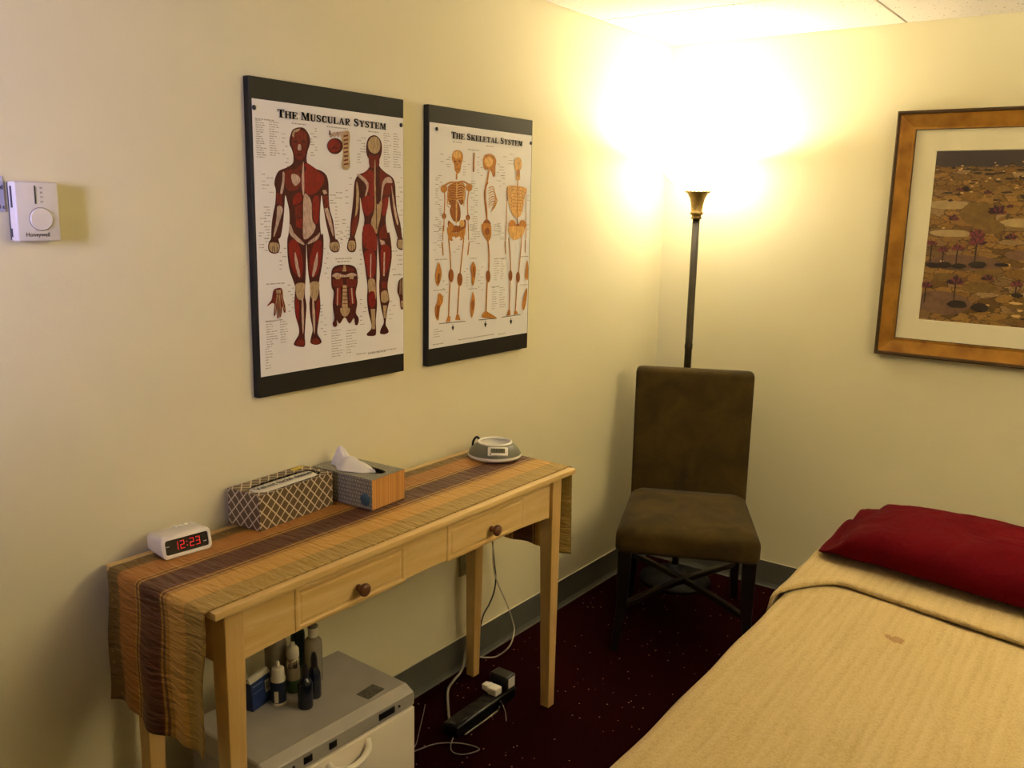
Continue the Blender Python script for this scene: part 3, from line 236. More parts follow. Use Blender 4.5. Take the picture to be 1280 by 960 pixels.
# ------------------------------------------------------------------ camera (solved from the room's own lines)
F, PAN, PIT, ROL = 1117.43, .63202, -.19422, .0217971
CAM = Vector((1.79315, -3.52217, 1.54755))
fw = Vector((-math.sin(PAN)*math.cos(PIT), math.cos(PAN)*math.cos(PIT), math.sin(PIT)))
rt = fw.cross(Vector((0, 0, 1))).normalized(); up = rt.cross(fw)
cr, sr = math.cos(ROL), math.sin(ROL)
rt, up = cr*rt + sr*up, -sr*rt + cr*up
cd = bpy.data.cameras.new('camera'); cam = bpy.data.objects.new('camera', cd); COL.objects.link(cam)
cd.sensor_width = 36; cd.lens = F/1280*36; cd.clip_start = .05
M = Matrix((rt, up, -fw)).transposed().to_4x4(); M.translation = CAM; cam.matrix_world = M
S.camera = cam

# ------------------------------------------------------------------ palette
WALL = NT('wall_paint')
v = WALL.coord()
n1 = WALL.n('TexNoise', i_Scale=180.0, i_Detail=3.0); WALL.l(v, n1.inputs['Vector'])
n2 = WALL.n('TexNoise', i_Scale=1.6, i_Detail=2.0); WALL.l(v, n2.inputs['Vector'])
WALL.l(WALL.ramp(n2.outputs['Fac'], [(.3, WALLC0), (.7, WALLC1)]), WALL.b.inputs['Base Color'])
WALL.b.inputs['Roughness'].default_value = .62; WALL.bump(n1.outputs['Fac'], .10, .002)
wallm = WALL.m
TILE = NT('ceiling_tile'); v = TILE.coord()
vo = TILE.n('TexVoronoi', i_Scale=72.0); TILE.l(v, vo.inputs['Vector'])
no = TILE.n('TexNoise', i_Scale=14.0, i_Detail=3.0); TILE.l(v, no.inputs['Vector'])
thr = TILE.math('MULTIPLY', no.outputs['Fac'], .42)
spk = TILE.math('LESS_THAN', vo.outputs['Distance'], thr)
no3 = TILE.n('TexNoise', i_Scale=120.0, i_Detail=2.0); TILE.l(v, no3.inputs['Vector'])
spk = TILE.math('MULTIPLY', spk, TILE.math('GREATER_THAN', no3.outputs['Fac'], .56))
TILE.l(TILE.mix(spk, CEILC, '#6e5640'), TILE.b.inputs['Base Color']); TILE.b.inputs['Roughness'].default_value = .95
TILE.bump(spk, -.4, .003)
CARP = NT('carpet'); v = CARP.coord()
vo = CARP.n('TexVoronoi', i_Scale=42.0); CARP.l(v, vo.inputs['Vector'])
dot = CARP.math('LESS_THAN', vo.outputs['Distance'], .10)
sep = CARP.n('SeparateColor'); CARP.l(vo.outputs['Color'], sep.inputs[0])
dot = CARP.math('MULTIPLY', dot, CARP.math('GREATER_THAN', sep.outputs[0], .45))
no = CARP.n('TexNoise', i_Scale=260.0, i_Detail=4.0); CARP.l(v, no.inputs['Vector'])
base = CARP.ramp(no.outputs['Fac'], [(.3, '#150304'), (.7, '#280708')])
CARP.l(CARP.mix(dot, base, '#a58a70'), CARP.b.inputs['Base Color']); CARP.b.inputs['Roughness'].default_value = 1
CARP.b.inputs['Specular IOR Level'].default_value = .02
CARP.bump(no.outputs['Fac'], .8, .006)

def wood(name, c0, c1, rough=.38, axis='Y', coat=.15):
    w = NT(name); sc = {'X': (1.2, 14, 14), 'Y': (14, 1.2, 14), 'Z': (14, 14, 1.2)}[axis]
    v = w.coord('Object', sc)
    n = w.n('TexNoise', i_Scale=2.2, i_Detail=8.0, i_Distortion=.7); w.l(v, n.inputs['Vector'])
    v2 = w.coord('Object', tuple(8*x for x in sc)); g = w.n('TexNoise', i_Scale=3.0, i_Detail=3.0); w.l(v2, g.inputs['Vector'])
    f = w.math('ADD', w.math('MULTIPLY', n.outputs['Fac'], .75), w.math('MULTIPLY', g.outputs['Fac'], .25))
    w.l(w.ramp(f, [(.32, c0), (.68, c1)]), w.b.inputs['Base Color'])
    w.b.inputs['Roughness'].default_value = rough; w.b.inputs['Coat Weight'].default_value = coat; w.b.inputs['Coat Roughness'].default_value = .3
    w.bump(g.outputs['Fac'], .06, .001)
    return w.m
pineY = wood('pine_along', '#d2aa62', '#e6c688'); pineZ = wood('pine_upright', '#c69c58', '#dcb878', axis='Z')
knobm = wood('walnut_knob', '#5a3520', '#7a4a2c', axis='X', rough=.35)
black = mat('black_plastic', '#0b0b0d', .35)
blackboard = mat('black_foam_board', '#0d0b08', .45, var=.15, vscale=40, spec=.35)
white = mat('white_plastic', '#e6e0d4', .4)
offwhite = mat('ivory_plastic', '#e3d5b4', .45)

# ------------------------------------------------------------------ room shell
W, YF, H, T = 2.75, -4.45, 2.2205, .12
def shell(name, c, d, m):
    b = MB(); b.box(c, d); return struct(b.build(name, m))
shell('floor', (W/2, YF/2, -T/2), (W+2*T, -YF+2*T, T), CARP.m)
shell('wall_left', (-T/2, YF/2, H/2), (T, -YF+2*T, H+.1), wallm)
shell('wall_back', (W/2, T/2, H/2), (W, T, H+.1), wallm)
shell('wall_right', (W+T/2, YF/2, H/2), (T, -YF+2*T, H+.1), wallm)
# front wall (behind the camera) with an assumed window opening
wx0, wx1, wz0, wz1 = .45, .98, 1.35, 2.05
b = MB()
b.box((wx0/2, YF-T/2, H/2), (wx0, T, H+.1)); b.box(((wx1+W)/2, YF-T/2, H/2), (W-wx1, T, H+.1))
b.box(((wx0+wx1)/2, YF-T/2, wz0/2-.025), (wx1-wx0, T, wz0+.05)); b.box(((wx0+wx1)/2, YF-T/2, (wz1+H+.05)/2), (wx1-wx0, T, H+.05-wz1))
struct(b.build('wall_front', wallm))
b = MB()
for cx, cz, dx, dz in ((wx0+.02, (wz0+wz1)/2, .04, wz1-wz0), (wx1-.02, (wz0+wz1)/2, .04, wz1-wz0), ((wx0+wx1)/2, wz0+.02, wx1-wx0, .04), ((wx0+wx1)/2, wz1-.02, wx1-wx0, .04), ((wx0+wx1)/2, (wz0+wz1)/2, .03, wz1-wz0)):
    b.box((cx, YF-.05, cz), (dx, .05, dz), bev=.004)
assumed_win = struct(b.build('assumed_window_1', white))  # frame of the assumed window, unseen behind the camera
# ceiling: 2 x 4 ft lay-in tiles with fine gaps under a slab
b = MB(); b.box((W/2, YF/2, H+.10), (W+2*T, -YF+2*T, .06)); slab = None
xs = [-.003, .9168, 2.136, W+.05]; ys = [.003, -.5833, -1.1929, -1.8025, -2.4121, -3.0217, -3.6313, -4.2409, YF-.05]
for i in range(3):
    for j in range(8):
        x0, x1, y1, y0 = xs[i]+.0025, xs[i+1]-.0025, ys[j]-.0025, ys[j+1]+.0025
        if i == 0: x0 = .005
        if j == 0: y1 = -.004
        b.box(((x0+x1)/2, (y0+y1)/2, H+.0125), (x1-x0, y1-y0, .025), bev=.002, seg=1)
struct(b.build('ceiling', TILE.m))
bbm = mat('grey_vinyl', '#57564d', .5, var=.08, vscale=12)
def baseboard(name, prof, a, c, M):
    b = MB(); r0 = [M(p[0], a, p[1]) for p in prof]; r1 = [M(p[0], c, p[1]) for p in prof]
    b.loft([r0, r1]); o = b.build(name, [bbm, mat('lit_top_edge', '#b9ae92', .6)])
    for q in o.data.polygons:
        if q.normal.z > .5 and q.center.z > .1: q.material_index = 1  # lighter colour on the top face paints in the light along the edge
    return struct(o)
prof = [(0, 0), (.016, 0), (.011, .006), (.007, .018), (.006, .107), (.006, .110), (0, .1102)]
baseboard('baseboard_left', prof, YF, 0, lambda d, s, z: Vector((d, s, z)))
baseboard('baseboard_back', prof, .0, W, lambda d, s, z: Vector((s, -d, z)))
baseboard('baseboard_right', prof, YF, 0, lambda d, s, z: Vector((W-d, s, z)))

# ------------------------------------------------------------------ floor lamp
LX, LY = .245, -.2
bronze = mat('bronze_metal', '#332913', .5, .4, var=.25, vscale=25)
lampz = 1.625
def torchiere(label, lx, ly, sb, sout, sin_, sfx=''):
    lamp = thing('floor_lamp', label, 'lamp', (lx, ly, 0))
    b = MB(); b.lathe([(0, 0), (.145, 0), (.15, .008), (.145, .018), (.11, .03), (.05, .042), (.03, .055), (.022, .075), (0, .075)], seg=48); b.build('base', mat('dark_bronze_base', '#0d0a06', .55, .3), lamp)
    b = MB(); b.lathe([(0, .06), (.0145, .06), (.0145, 1.0), (.016, 1.005), (.016, 1.02), (.0145, 1.025), (.0145, lampz-.10), (0, lampz-.10)], seg=24); b.build('pole', bronze, lamp)
    b = MB()
    b.lathe([(0, lampz-.105), (.020, lampz-.105), (.022, lampz-.10), (.018, lampz-.094), (.020, lampz-.088), (.026, lampz-.085), (.026, lampz-.079), (.022, lampz-.076), (.024, lampz-.05), (.030, lampz-.025), (.040, lampz-.006), (.048, lampz), (.046, lampz+.003), (.036, lampz-.004), (0, lampz-.012)], seg=36)
    for k in range(18):
        a = 2*PI*k/18; b.lathe([(0, -.004), (.004, -.002), (.005, .001), (.003, .004), (0, .005)], (.046*math.cos(a), .046*math.sin(a), lampz+.001), 8)
    b.build('cup', mat('brass_cup', '#8a6f38', .35, .7, var=.2, vscale=60), lamp)
    glass = mat('frosted_glass_shade'+sfx, '#fff3dc', .5, emit=(1, LCG, LCB, 1), estr=sout)
    b = MB(); b.lathe([(.02, lampz+.004), (.07, lampz+.02), (.12, lampz+.055), (.150, lampz+.095), (.160, lampz+.123), (.156, lampz+.124), (.145, lampz+.095), (.115, lampz+.06), (.065, lampz+.025), (.0, lampz+.010)], seg=48); gs_ = b.build('glass_shade', [glass, mat('inner_glass_shade'+sfx, '#fff3dc', .5, emit=(1, LCG, LCB, 1), estr=sin_)], lamp)
    for q in gs_.data.polygons:
        if q.normal.z > .05 and q.center.z < lampz+.122: q.material_index = 1
    b = MB(); b.lathe([(0, lampz+.015), (.014, lampz+.015), (.014, lampz+.045), (0, lampz+.046)], seg=16); b.build('bulb_socket', bronze, lamp)
    b = MB(); b.lathe([(0, lampz+.046), (.013, lampz+.048), (.021, lampz+.06), (.026, lampz+.078), (.022, lampz+.096), (.012, lampz+.104), (0, lampz+.106)], seg=16)
    b.build('bulb', mat('lit_bulb'+sfx, '#ffffff', .4, emit=(1, LCG, LCB, 1), estr=sb), lamp)
torchiere('tall bronze torchiere floor lamp glowing in the corner behind the chair', LX, LY, LAMPW, BOWL, BOWLIN)
# assumed twin, added for its light, unseen beyond the right edge of the view
torchiere('assumed tall bronze torchiere floor lamp, added unseen beyond the far side of the massage table', 2.45, -1.4, L2[0], L2[1], L2[2], '_assumed')
# cool fill added as daylight through an assumed, unseen window behind the camera
al = bpy.data.lights.new('assumed_daylight', 'AREA'); al.shape = 'RECTANGLE'; al.size = wx1-wx0-.1; al.size_y = wz1-wz0-.1; al.energy = DAYW; al.color = (.58, .54, 1)
ao = bpy.data.objects.new('assumed_daylight', al); COL.objects.link(ao); ao.location = ((wx0+wx1)/2, YF-.06, (wz0+wz1)/2); ao.rotation_euler = (PI/2, 0, math.radians(34)); al.spread = math.radians(60)
wd = bpy.data.worlds.new('world'); S.world = wd; wd.use_nodes = True
wd.node_tree.nodes['Background'].inputs[0].default_value = (.5, .55, .8, 1); wd.node_tree.nodes['Background'].inputs[1].default_value = .1
S.view_settings.view_transform = 'Standard'; S.view_settings.look = 'None'; S.view_settings.gamma = 1; S.view_settings.exposure = EXPO
# ------------------------------------------------------------------ wall charts
paper = mat('glossy_paper', '#e4e0dc', .26, spec=.5)
inkm = {k: mat('ink_'+k, c, .5, var=.35, vscale=60, spec=.2, stretch=(1, 5, 1.2)) for k, c in dict(red='#7d180f', dark='#45110c', mid='#6a1c12', pale='#b59a88', bone='#a88d68', tan='#b3772e', brown='#8a4f1a', light='#cfa05a', black='#141210', white='#d9d4cc', text='#a69f94').items()}
INK = list(inkm)
def glyph(ch):
    "slab-serif capital as (width, polygons) in a unit-high box"
    R = lambda a, b, c, d: [(a, b), (c, b), (c, d), (a, d)]
    def stroke(pts, wd):
        P = spline([(x, y, 0) for x, y in pts], 5); n = len(P); out = []
        w = [wd[0] + (wd[1]-wd[0])*0 for _ in P] if len(wd) == 1 else [wd[min(int(i/(n-1)*(len(wd)-1)), len(wd)-2)]*(1-(i/(n-1)*(len(wd)-1) - min(int(i/(n-1)*(len(wd)-1)), len(wd)-2))) + wd[min(int(i/(n-1)*(len(wd)-1)), len(wd)-2)+1]*((i/(n-1)*(len(wd)-1)) - min(int(i/(n-1)*(len(wd)-1)), len(wd)-2)) for i in range(n)]
        L, Rr = [], []
        for i, p in enumerate(P):
            t = (P[min(i+1, n-1)]-P[max(i-1, 0)]).normalized(); q = Vector((-t.y, t.x, 0))*w[i]/2
            L.append((p+q)[:2]); Rr.append((p-q)[:2])
        for i in range(n-1): out.append([L[i], L[i+1], Rr[i+1], Rr[i]])
        return out
    G = {
     'T': (.82, [R(0, .88, .82, 1), R(.29, 0, .53, .9), R(.17, 0, .65, .08), R(0, .68, .08, .9), R(.74, .68, .82, .9)]),
     'H': (.94, [R(.08, 0, .30, 1), R(.64, 0, .86, 1), R(.28, .45, .66, .56)] + [R(x, y, x+.38, y+.08) for x in (0, .56) for y in (0, .92)]),
     'E': (.80, [R(.08, 0, .31, 1), R(0, .92, .74, 1), R(0, 0, .78, .09), R(.3, .45, .56, .55), R(.66, .7, .74, .95), R(.70, .05, .78, .32), R(.5, .34, .57, .66)]),
     'M': (1.08, [R(.08, 0, .16, 1), R(.78, 0, 1.0, 1), [(.08, 1), (.32, 1), (.60, .2), (.50, .0)], [(.50, 0), (.58, 0), (.86, 1), (.78, 1)], R(0, 0, .26, .08), R(.68, 0, 1.08, .08), R(0, .92, .25, 1), R(.8, .92, 1.08, 1)]),
     'U': (.86, [R(.08, .28, .31, 1), R(.66, .28, .75, 1), R(0, .92, .39, 1), R(.56, .92, .86, 1)] + stroke([(.19, .32), (.24, .12), (.45, .04), (.65, .13), (.705, .32)], (.23, .2, .13, .1, .09))),
     'S': (.72, stroke([(.60, .72), (.55, .9), (.34, .955), (.15, .86), (.15, .68), (.34, .54), (.55, .40), (.58, .2), (.40, .05), (.17, .08), (.09, .28)], (.07, .1, .14, .2, .24, .2, .14, .1, .07)) + [R(.57, .68, .64, .98), R(.04, .02, .11, .32)]),
     'C': (.80, stroke([(.68, .70), (.60, .90), (.42, .955), (.22, .82), (.16, .5), (.22, .18), (.42, .045), (.62, .1), (.72, .30)], (.08, .1, .14, .22, .24, .22, .14, .1, .07)) + [R(.66, .66, .73, .98)]),
     'L': (.76, [R(.08, 0, .31, 1), R(0, .92, .42, 1), R(0, 0, .74, .09), R(.66, .05, .74, .36)]),
     'A': (.94, [[(.08, 0), (.17, 0), (.46, 1), (.40, 1)], [(.62, 0), (.86, 0), (.53, 1), (.38, 1)], R(.22, .28, .66, .37), R(0, 0, .28, .08), R(.54, 0, .94, .08)]),
     'R': (.90, [R(.08, 0, .31, 1), R(0, 0, .40, .08), R(0, .92, .45, 1), [(.44, .46), (.68, .08), (.90, .08), (.90, 0), (.58, 0), (.30, .46)]] + stroke([(.3, .955), (.58, .94), (.66, .73), (.56, .53), (.3, .49)], (.09, .18, .23, .18, .08))),
     'Y': (.88, [R(.33, 0, .56, .5), [(.06, 1), (.30, 1), (.56, .45), (.34, .45)], [(.46, .5), (.54, .44), (.80, 1), (.72, 1)], R(.22, 0, .67, .08), R(0, .92, .38, 1), R(.6, .92, .88, 1)]),
     'K': (.94, [R(.08, 0, .31, 1), R(0, 0, .40, .08), R(0, .92, .40, 1), [(.28, .36), (.36, .32), (.82, 1), (.70, 1)], [(.38, .52), (.56, .66), (.90, 0), (.62, 0)], R(.54, .92, .92, 1), R(.54, 0, .94, .08)]),
    }
    return G[ch]
def title(b, words, x0, x1, y, h0, h, place):
    w = 0; seq = []
    for i, wd in enumerate(words):
        for j, ch in enumerate(wd):
            hh = h0 if j == 0 else h; gw, ps = glyph(ch); seq.append((w, hh, ps)); w += gw*hh + .09*h
        w += .45*h
    sc = (x1-x0)/(w-.54*h)
    for x, hh, ps in seq:
        for p in ps:
            for sh in (0, .0007): b.poly([place(x0 + (x+q[0]*hh)*sc + sh, y + q[1]*hh) for q in p])
def catm(a, b, c, d, t):
    a, b, c, d = (Vector(q) for q in (a, b, c, d))
    return .5*((2*b)+(c-a)*t+(2*a-5*b+4*c-d)*t*t+(3*b-a-3*c+d)*t**3)
def chart(name, label, brd, o, data, tb, dots, words, tl, seed):
    (y0, y1, z0, z1) = brd; rnd = random.Random(seed)
    t = thing(name, label, 'wall chart', (0, (y0+y1)/2, z0), 0, 'anatomy charts on the left wall'); Y, Z = (y0+y1)/2, z0
    b = MB(); b.box((.01025, 0, (z1-z0)/2), (.0195, y1-y0, z1-z0), bev=.0012, seg=1); b.build('backing_board', blackboard, t)
    b = MB(); pw, ph = .508, .6585
    if o[1]+ph > z1: ph = z1-o[1]
    P = lambda u, v, d=0: Vector((.0203+d, o[0]-Y+min(.5045, max(.003, u)), o[1]-Z+v))
    b.box((.0202, o[0]-Y+pw/2, o[1]-Z+ph/2), (.0006, pw, ph)); pp = b.build('paper', paper, t)
    b = MB(); d = [.0003]; ln = tb
    def up_(): d[0] += .000012; return d[0]
    b.mi = INK.index('text')
    for (x0, yy0, x1, yy1, n, dens) in ln:
        x0, x1, yy0, yy1 = x0/1e4, x1/1e4, yy0/1e4, yy1/1e4
        for i in range(n):
            yy = yy0 + (yy1-yy0)*(i/max(1, n-1)) if n > 1 else (yy0+yy1)/2
            e = x0 + (x1-x0)*(1 if n == 1 else dens*rnd.uniform(.55, 1.3)); e = min(e, x1); hh = .0011 if n > 1 else .0015
            s0 = x0 + (0 if dens > .65 else (x1-e)*rnd.choice((0, 1)))
            e += s0-x0; x = s0
            while x < e:
                w = min(rnd.uniform(.004, .014), e-x)
                b.quad(P(x, yy-hh, d[0]), P(x+w, yy-hh, d[0]), P(x+w, yy+hh, d[0]), P(x, yy+hh, d[0])); x += w + .002
    for it in data:
        k, w, pts = it if len(it) == 3 else (it[0], 0, it[1])
        b.mi = INK.index(k); dd = up_()
        Q = [(x/1e4, y/1e4) for x, y in pts]
        if w:
            q = spline([(x, y, 0) for x, y in Q], 4); n = len(q); A, B = [], []; w = w/1e4*.82
            for i in range(n):
                tt = (q[min(i+1, n-1)]-q[max(0, i-1)]).normalized(); nn = Vector((-tt.y, tt.x, 0))*w/2; A.append(q[i]+nn); B.append(q[i]-nn)
            for i in range(n-1): b.quad(*[P(v.x, v.y, dd) for v in (A[i], A[i+1], B[i+1], B[i])])
        else:
            n = len(Q); q = Q if n < 5 else [tuple(v) for k in range(n) for v in [Vector(Q[k]), *[catm(Q[k-1], Q[k], Q[(k+1) % n], Q[(k+2) % n], t) for t in (.33, .67)]]]
            b.poly([P(x, y, dd) for x, y in q])
    b.mi = INK.index('black'); dd = up_()
    title(b, words, *tl, lambda x, y: P(x, y, dd))
    b.build('printed_figures', [inkm[k] for k in INK], pp, fixn=False)
    for (x, y) in dots:
        b = MB(); b.lathe([(0, 0), (.0055, 0), (.006, .001), (.0045, .003), (0, .0035)], P(x/1e4, y/1e4, .0008), 14, 'X'); b.build('pin', black, t)
    return t
chart('muscular_chart', 'larger looking left wall chart of red muscular figures titled THE MUSCULAR SYSTEM', (-2.1543, -1.6357, 1.0744, 1.8347), (-2.1461, 1.1263), MUS, MTB, MDOT, ['THE', 'MUSCULAR', 'SYSTEM'], (.0718, .4385, .6222, .0190, .0165), 3)
chart('skeletal_chart', 'right-hand wall chart of tan skeletons titled THE SKELETAL SYSTEM', (-1.5330, -1.0160, 1.0731, 1.8335), (-1.528, 1.126), SKE, STB, SDOT, ['THE', 'SKELETAL', 'SYSTEM'], (.0940, .4530, .6205, .0190, .0165), 5)

# ------------------------------------------------------------------ framed picture on the back wall
fx0, fx1, fz0, fz1 = .9218, 2.08, 1.0408, 1.917
pic = thing('framed_picture', 'gold framed picture of water lilies on a pond, on the back wall', 'picture', ((fx0+fx1)/2, 0, fz0))
FXc = (fx0+fx1)/2
gold = NT('aged_gold'); v = gold.coord(); n = gold.n('TexNoise', i_Scale=16.0, i_Detail=6.0); gold.l(v, n.inputs['Vector'])
gold.l(gold.ramp(n.outputs['Fac'], [(.3, '#8a5c1e'), (.7, '#b5822f')]), gold.b.inputs['Base Color']); gold.b.inputs['Metallic'].default_value = .45; gold.b.inputs['Roughness'].default_value = .42
golddark = mat('gold_dark_edge', '#4a3418', .5, .4, var=.2, vscale=60)  # darker gold for the frame's outer rim and inner lip
def loopf(b, prof, mis):
    R = []
    for (ins, dep) in prof:
        x0, x1, z0, z1 = fx0+ins-FXc, fx1-ins-FXc, ins, fz1-fz0-ins
        R.append([b.bm.verts.new(p) for p in ((x0, -dep, z0), (x1, -dep, z0), (x1, -dep, z1), (x0, -dep, z1))])
    for A, B_, mi in zip(R, R[1:], mis):
        for k in range(4):
            f = b.bm.faces.new((A[k], A[(k+1) % 4], B_[(k+1) % 4], B_[k])); f.material_index = mi
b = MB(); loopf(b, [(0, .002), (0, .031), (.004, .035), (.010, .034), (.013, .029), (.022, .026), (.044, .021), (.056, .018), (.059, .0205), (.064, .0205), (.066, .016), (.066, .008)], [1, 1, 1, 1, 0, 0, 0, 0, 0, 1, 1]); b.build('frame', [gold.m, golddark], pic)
matb = mat('cream_mat_board', '#d8cfae', .8, bump=.1, bscale=300)
b = MB(); loopf(b, [(.06, .010), (.138, .010), (.1395, .0088)], [0, 0]); b.build('mat_board', matb, pic)
# pond print
px0, px1, pz0, pz1 = fx0+.138-FXc, fx1-.138-FXc, .138, fz1-fz0-.143
pond = NT('pond_print'); v = pond.coord('Object', (1, 1, 2.6))
nz = pond.n('TexNoise', i_Scale=26.0, i_Detail=2.0); pond.l(v, nz.inputs['Vector'])
vm = pond.n('VectorMath', operation='MULTIPLY_ADD'); vm.inputs[1].default_value = (.05, .05, .05); pond.l(nz.outputs['Color'], vm.inputs[0]); pond.l(v, vm.inputs[2])
vo = pond.n('TexVoronoi', i_Scale=16.0); pond.l(vm.outputs[0], vo.inputs['Vector'])
ve = pond.n('TexVoronoi', i_Scale=16.0, feature='DISTANCE_TO_EDGE'); pond.l(vm.outputs[0], ve.inputs['Vector'])
sep = pond.n('SeparateColor'); pond.l(vo.outputs['Color'], sep.inputs[0])
padc = pond.ramp(sep.outputs[0], [(0, '#5e4620'), (.25, '#86652c'), (.5, '#98763c'), (.75, '#6f562c'), (.9, '#9c8258'), (1, '#7c5c34')])
edge = pond.math('LESS_THAN', ve.outputs['Distance'], .035)
fin = pond.n('TexNoise', i_Scale=120.0, i_Detail=4.0); pond.l(v, fin.inputs['Vector'])
cc = pond.mix(pond.math('MULTIPLY', edge, .7), padc, '#34260f'); cc = pond.mix(.55, cc, pond.ramp(fin.outputs['Fac'], [(.3, '#5a5040'), (.7, '#d8ccb0')]), 'OVERLAY')
sx = pond.n('SeparateXYZ'); pond.l(pond.coord(), sx.inputs[0])
wob = pond.math('ADD', sx.outputs[2], pond.math('MULTIPLY', fin.outputs['Fac'], .035))
topm = pond.math('GREATER_THAN', wob, pz1-.035)
cc = pond.mix(topm, cc, '#3f352f')
big = pond.n('TexNoise', i_Scale=5.0, i_Detail=1.0); pond.l(v, big.inputs['Vector'])
cc = pond.mix(.6, cc, pond.ramp(big.outputs['Fac'], [(.35, '#5d5650'), (.65, '#a08868')]), 'MULTIPLY') if False else cc
pond.l(cc, pond.b.inputs['Base Color']); pond.b.inputs['Roughness'].default_value = .4
b = MB(); b.box(((px0+px1)/2, -.0075, (pz0+pz1)/2), (px1-px0+.004, .002, pz1-pz0+.004)); prt = b.build('print', pond.m, pic)
lil = {'stem': mat('print_stem', '#33241a', .4), 'pad': mat('print_pad', '#2e2418', .4), 'petal': mat('print_petal', '#6d3030', .4, var=.35, vscale=120), 'petal2': mat('print_petal_dark', '#3e2426', .4, var=.3, vscale=120), 'sky': mat('print_pale_water', '#a08858', .4, var=.15, vscale=30), 'olive': mat('print_olive_pad', '#6e5424', .4, var=.2, vscale=60), 'mauve': mat('print_mauve_pad', '#6c5038', .4, var=.2, vscale=60), 'fleck': mat('print_fleck', '#c4a064', .4)}
LK = list(lil); rnd = random.Random(4)
b = MB(); dd = [0]
def pq(u, w):   # crop pixels of the left part of the print -> its plane
    return (max(px0+.001, px0 + u), -.0087-dd[0], max(pz0+.001, pz1-w))
KX, KZ = .342/560*1.02, .595/836
def U(x, y):
    # photo sheared coordinates straightened: left edge runs (127,42)->(38,876)
    xl = 127 + (y-42)*(38-127)/834; s = (px1-px0)*.42/430
    return ((x-xl)*.000800, (y-42 - (x-xl)*.09*(y/834))*.000712)
def blob(k, x, y, rx, ry, n=14, jag=.12):
    dd[0] += .000015; b.mi = LK.index(k); u, w = U(x, y)
    b.poly([pq(u+rx*.0008*math.cos(a*2*PI/n)*(1+rnd.uniform(-jag, jag)), w+ry*.000712*math.sin(a*2*PI/n)*(1+rnd.uniform(-jag, jag))) for a in range(n)])
def flower(k, x, y, r, stem=0, pad=0):
    dd[0] += .000015; u, w = U(x, y)
    if pad: blob('pad', x+2, y+stem+r*.1, pad, pad*.45)
    if stem:
        dd[0] += .000015; b.mi = LK.index('stem'); e = .0022
        b.poly([pq(u-e, w), pq(u+e, w), pq(u+e, w+stem*.000712), pq(u-e, w+stem*.000712)])
    for i in range(9):
        a = PI*(.08+.84*i/8) + rnd.uniform(-.1, .1); dd[0] += .000015; b.mi = LK.index(k if i % 3 else ('petal2' if k == 'petal' else 'petal'))
        R, q = r*.0008*rnd.uniform(.85, 1.15), r*.0008*.22; c, s_ = math.cos(a), math.sin(a)
        o = w + r*.0003
        b.poly([pq(u, o), pq(u+R*.6*c-q*s_, o-R*.6*s_-q*c), pq(u+R*c, o-R*s_), pq(u+R*.6*c+q*s_, o-R*.6*s_+q*c)])
for a in (('sky', 170, 300, 90, 22), ('sky', 470, 395, 100, 22), ('sky', 180, 440, 90, 18), ('olive', 290, 345, 75, 60), ('olive', 330, 410, 60, 35), ('olive', 160, 660, 60, 22), ('mauve', 230, 590, 150, 40), ('mauve', 450, 555, 60, 25), ('olive', 290, 712, 70, 24), ('mauve', 140, 790, 120, 60), ('olive', 330, 640, 60, 16)): blob(*a, 18, .08)
for a in (('olive', 470, 820, 70, 30), ('olive', 540, 870, 60, 40), ('fleck', 400, 600, 12, 6), ('fleck', 140, 580, 8, 5), ('fleck', 480, 535, 10, 5), ('fleck', 320, 803, 9, 5), ('fleck', 440, 830, 18, 6), ('fleck', 150, 415, 6, 4)): blob(*a)
for i in range(60): blob('pad' if rnd.random() < .5 else 'olive', rnd.uniform(120, 560), rnd.uniform(110, 280), rnd.uniform(8, 26), rnd.uniform(3, 7), 9, .3)
for i in range(26): blob('fleck', rnd.uniform(130, 560), rnd.uniform(75, 270), rnd.uniform(3, 8), rnd.uniform(2, 4), 7, .3)
for i in range(40): blob(rnd.choice(['pad', 'olive', 'fleck', 'mauve']), rnd.uniform(360, 620), rnd.uniform(600, 900), rnd.uniform(6, 28), rnd.uniform(3, 8), 9, .3)
for i in range(70): blob(rnd.choice(['pad', 'olive', 'mauve', 'sky', 'fleck']), rnd.uniform(640, 1080), rnd.uniform(120, 860), rnd.uniform(8, 40), rnd.uniform(4, 14), 10, .25)
blob('pad', 380, 600, 30, 9); blob('pad', 290, 815, 36, 22)
for a in (('petal2', 365, 330, 38), ('petal2', 192, 365, 26), ('petal2', 415, 460, 30), ('petal', 525, 490, 30, 50, 26), ('petal', 285, 478, 42, 115, 36), ('petal', 285, 445, 36), ('petal', 103, 488, 24, 110, 30), ('petal', 150, 522, 24, 75, 34), ('petal', 208, 512, 30, 90, 30), ('petal2', 198, 680, 40, 115, 42), ('petal2', 325, 665, 28, 0, 0), ('petal', 435, 695, 30, 55, 24), ('petal', 75, 700, 30, 90), ('petal2', 415, 310, 16), ('petal2', 330, 240, 18), ('petal2', 220, 225, 16), ('petal2', 700, 420, 34, 70, 28), ('petal', 820, 520, 36, 90, 32), ('petal2', 930, 640, 36, 90, 34), ('petal', 760, 700, 32, 80, 30)): flower(*a)
b.build('lily_shapes', [lil[k] for k in LK], prt, fixn=False)

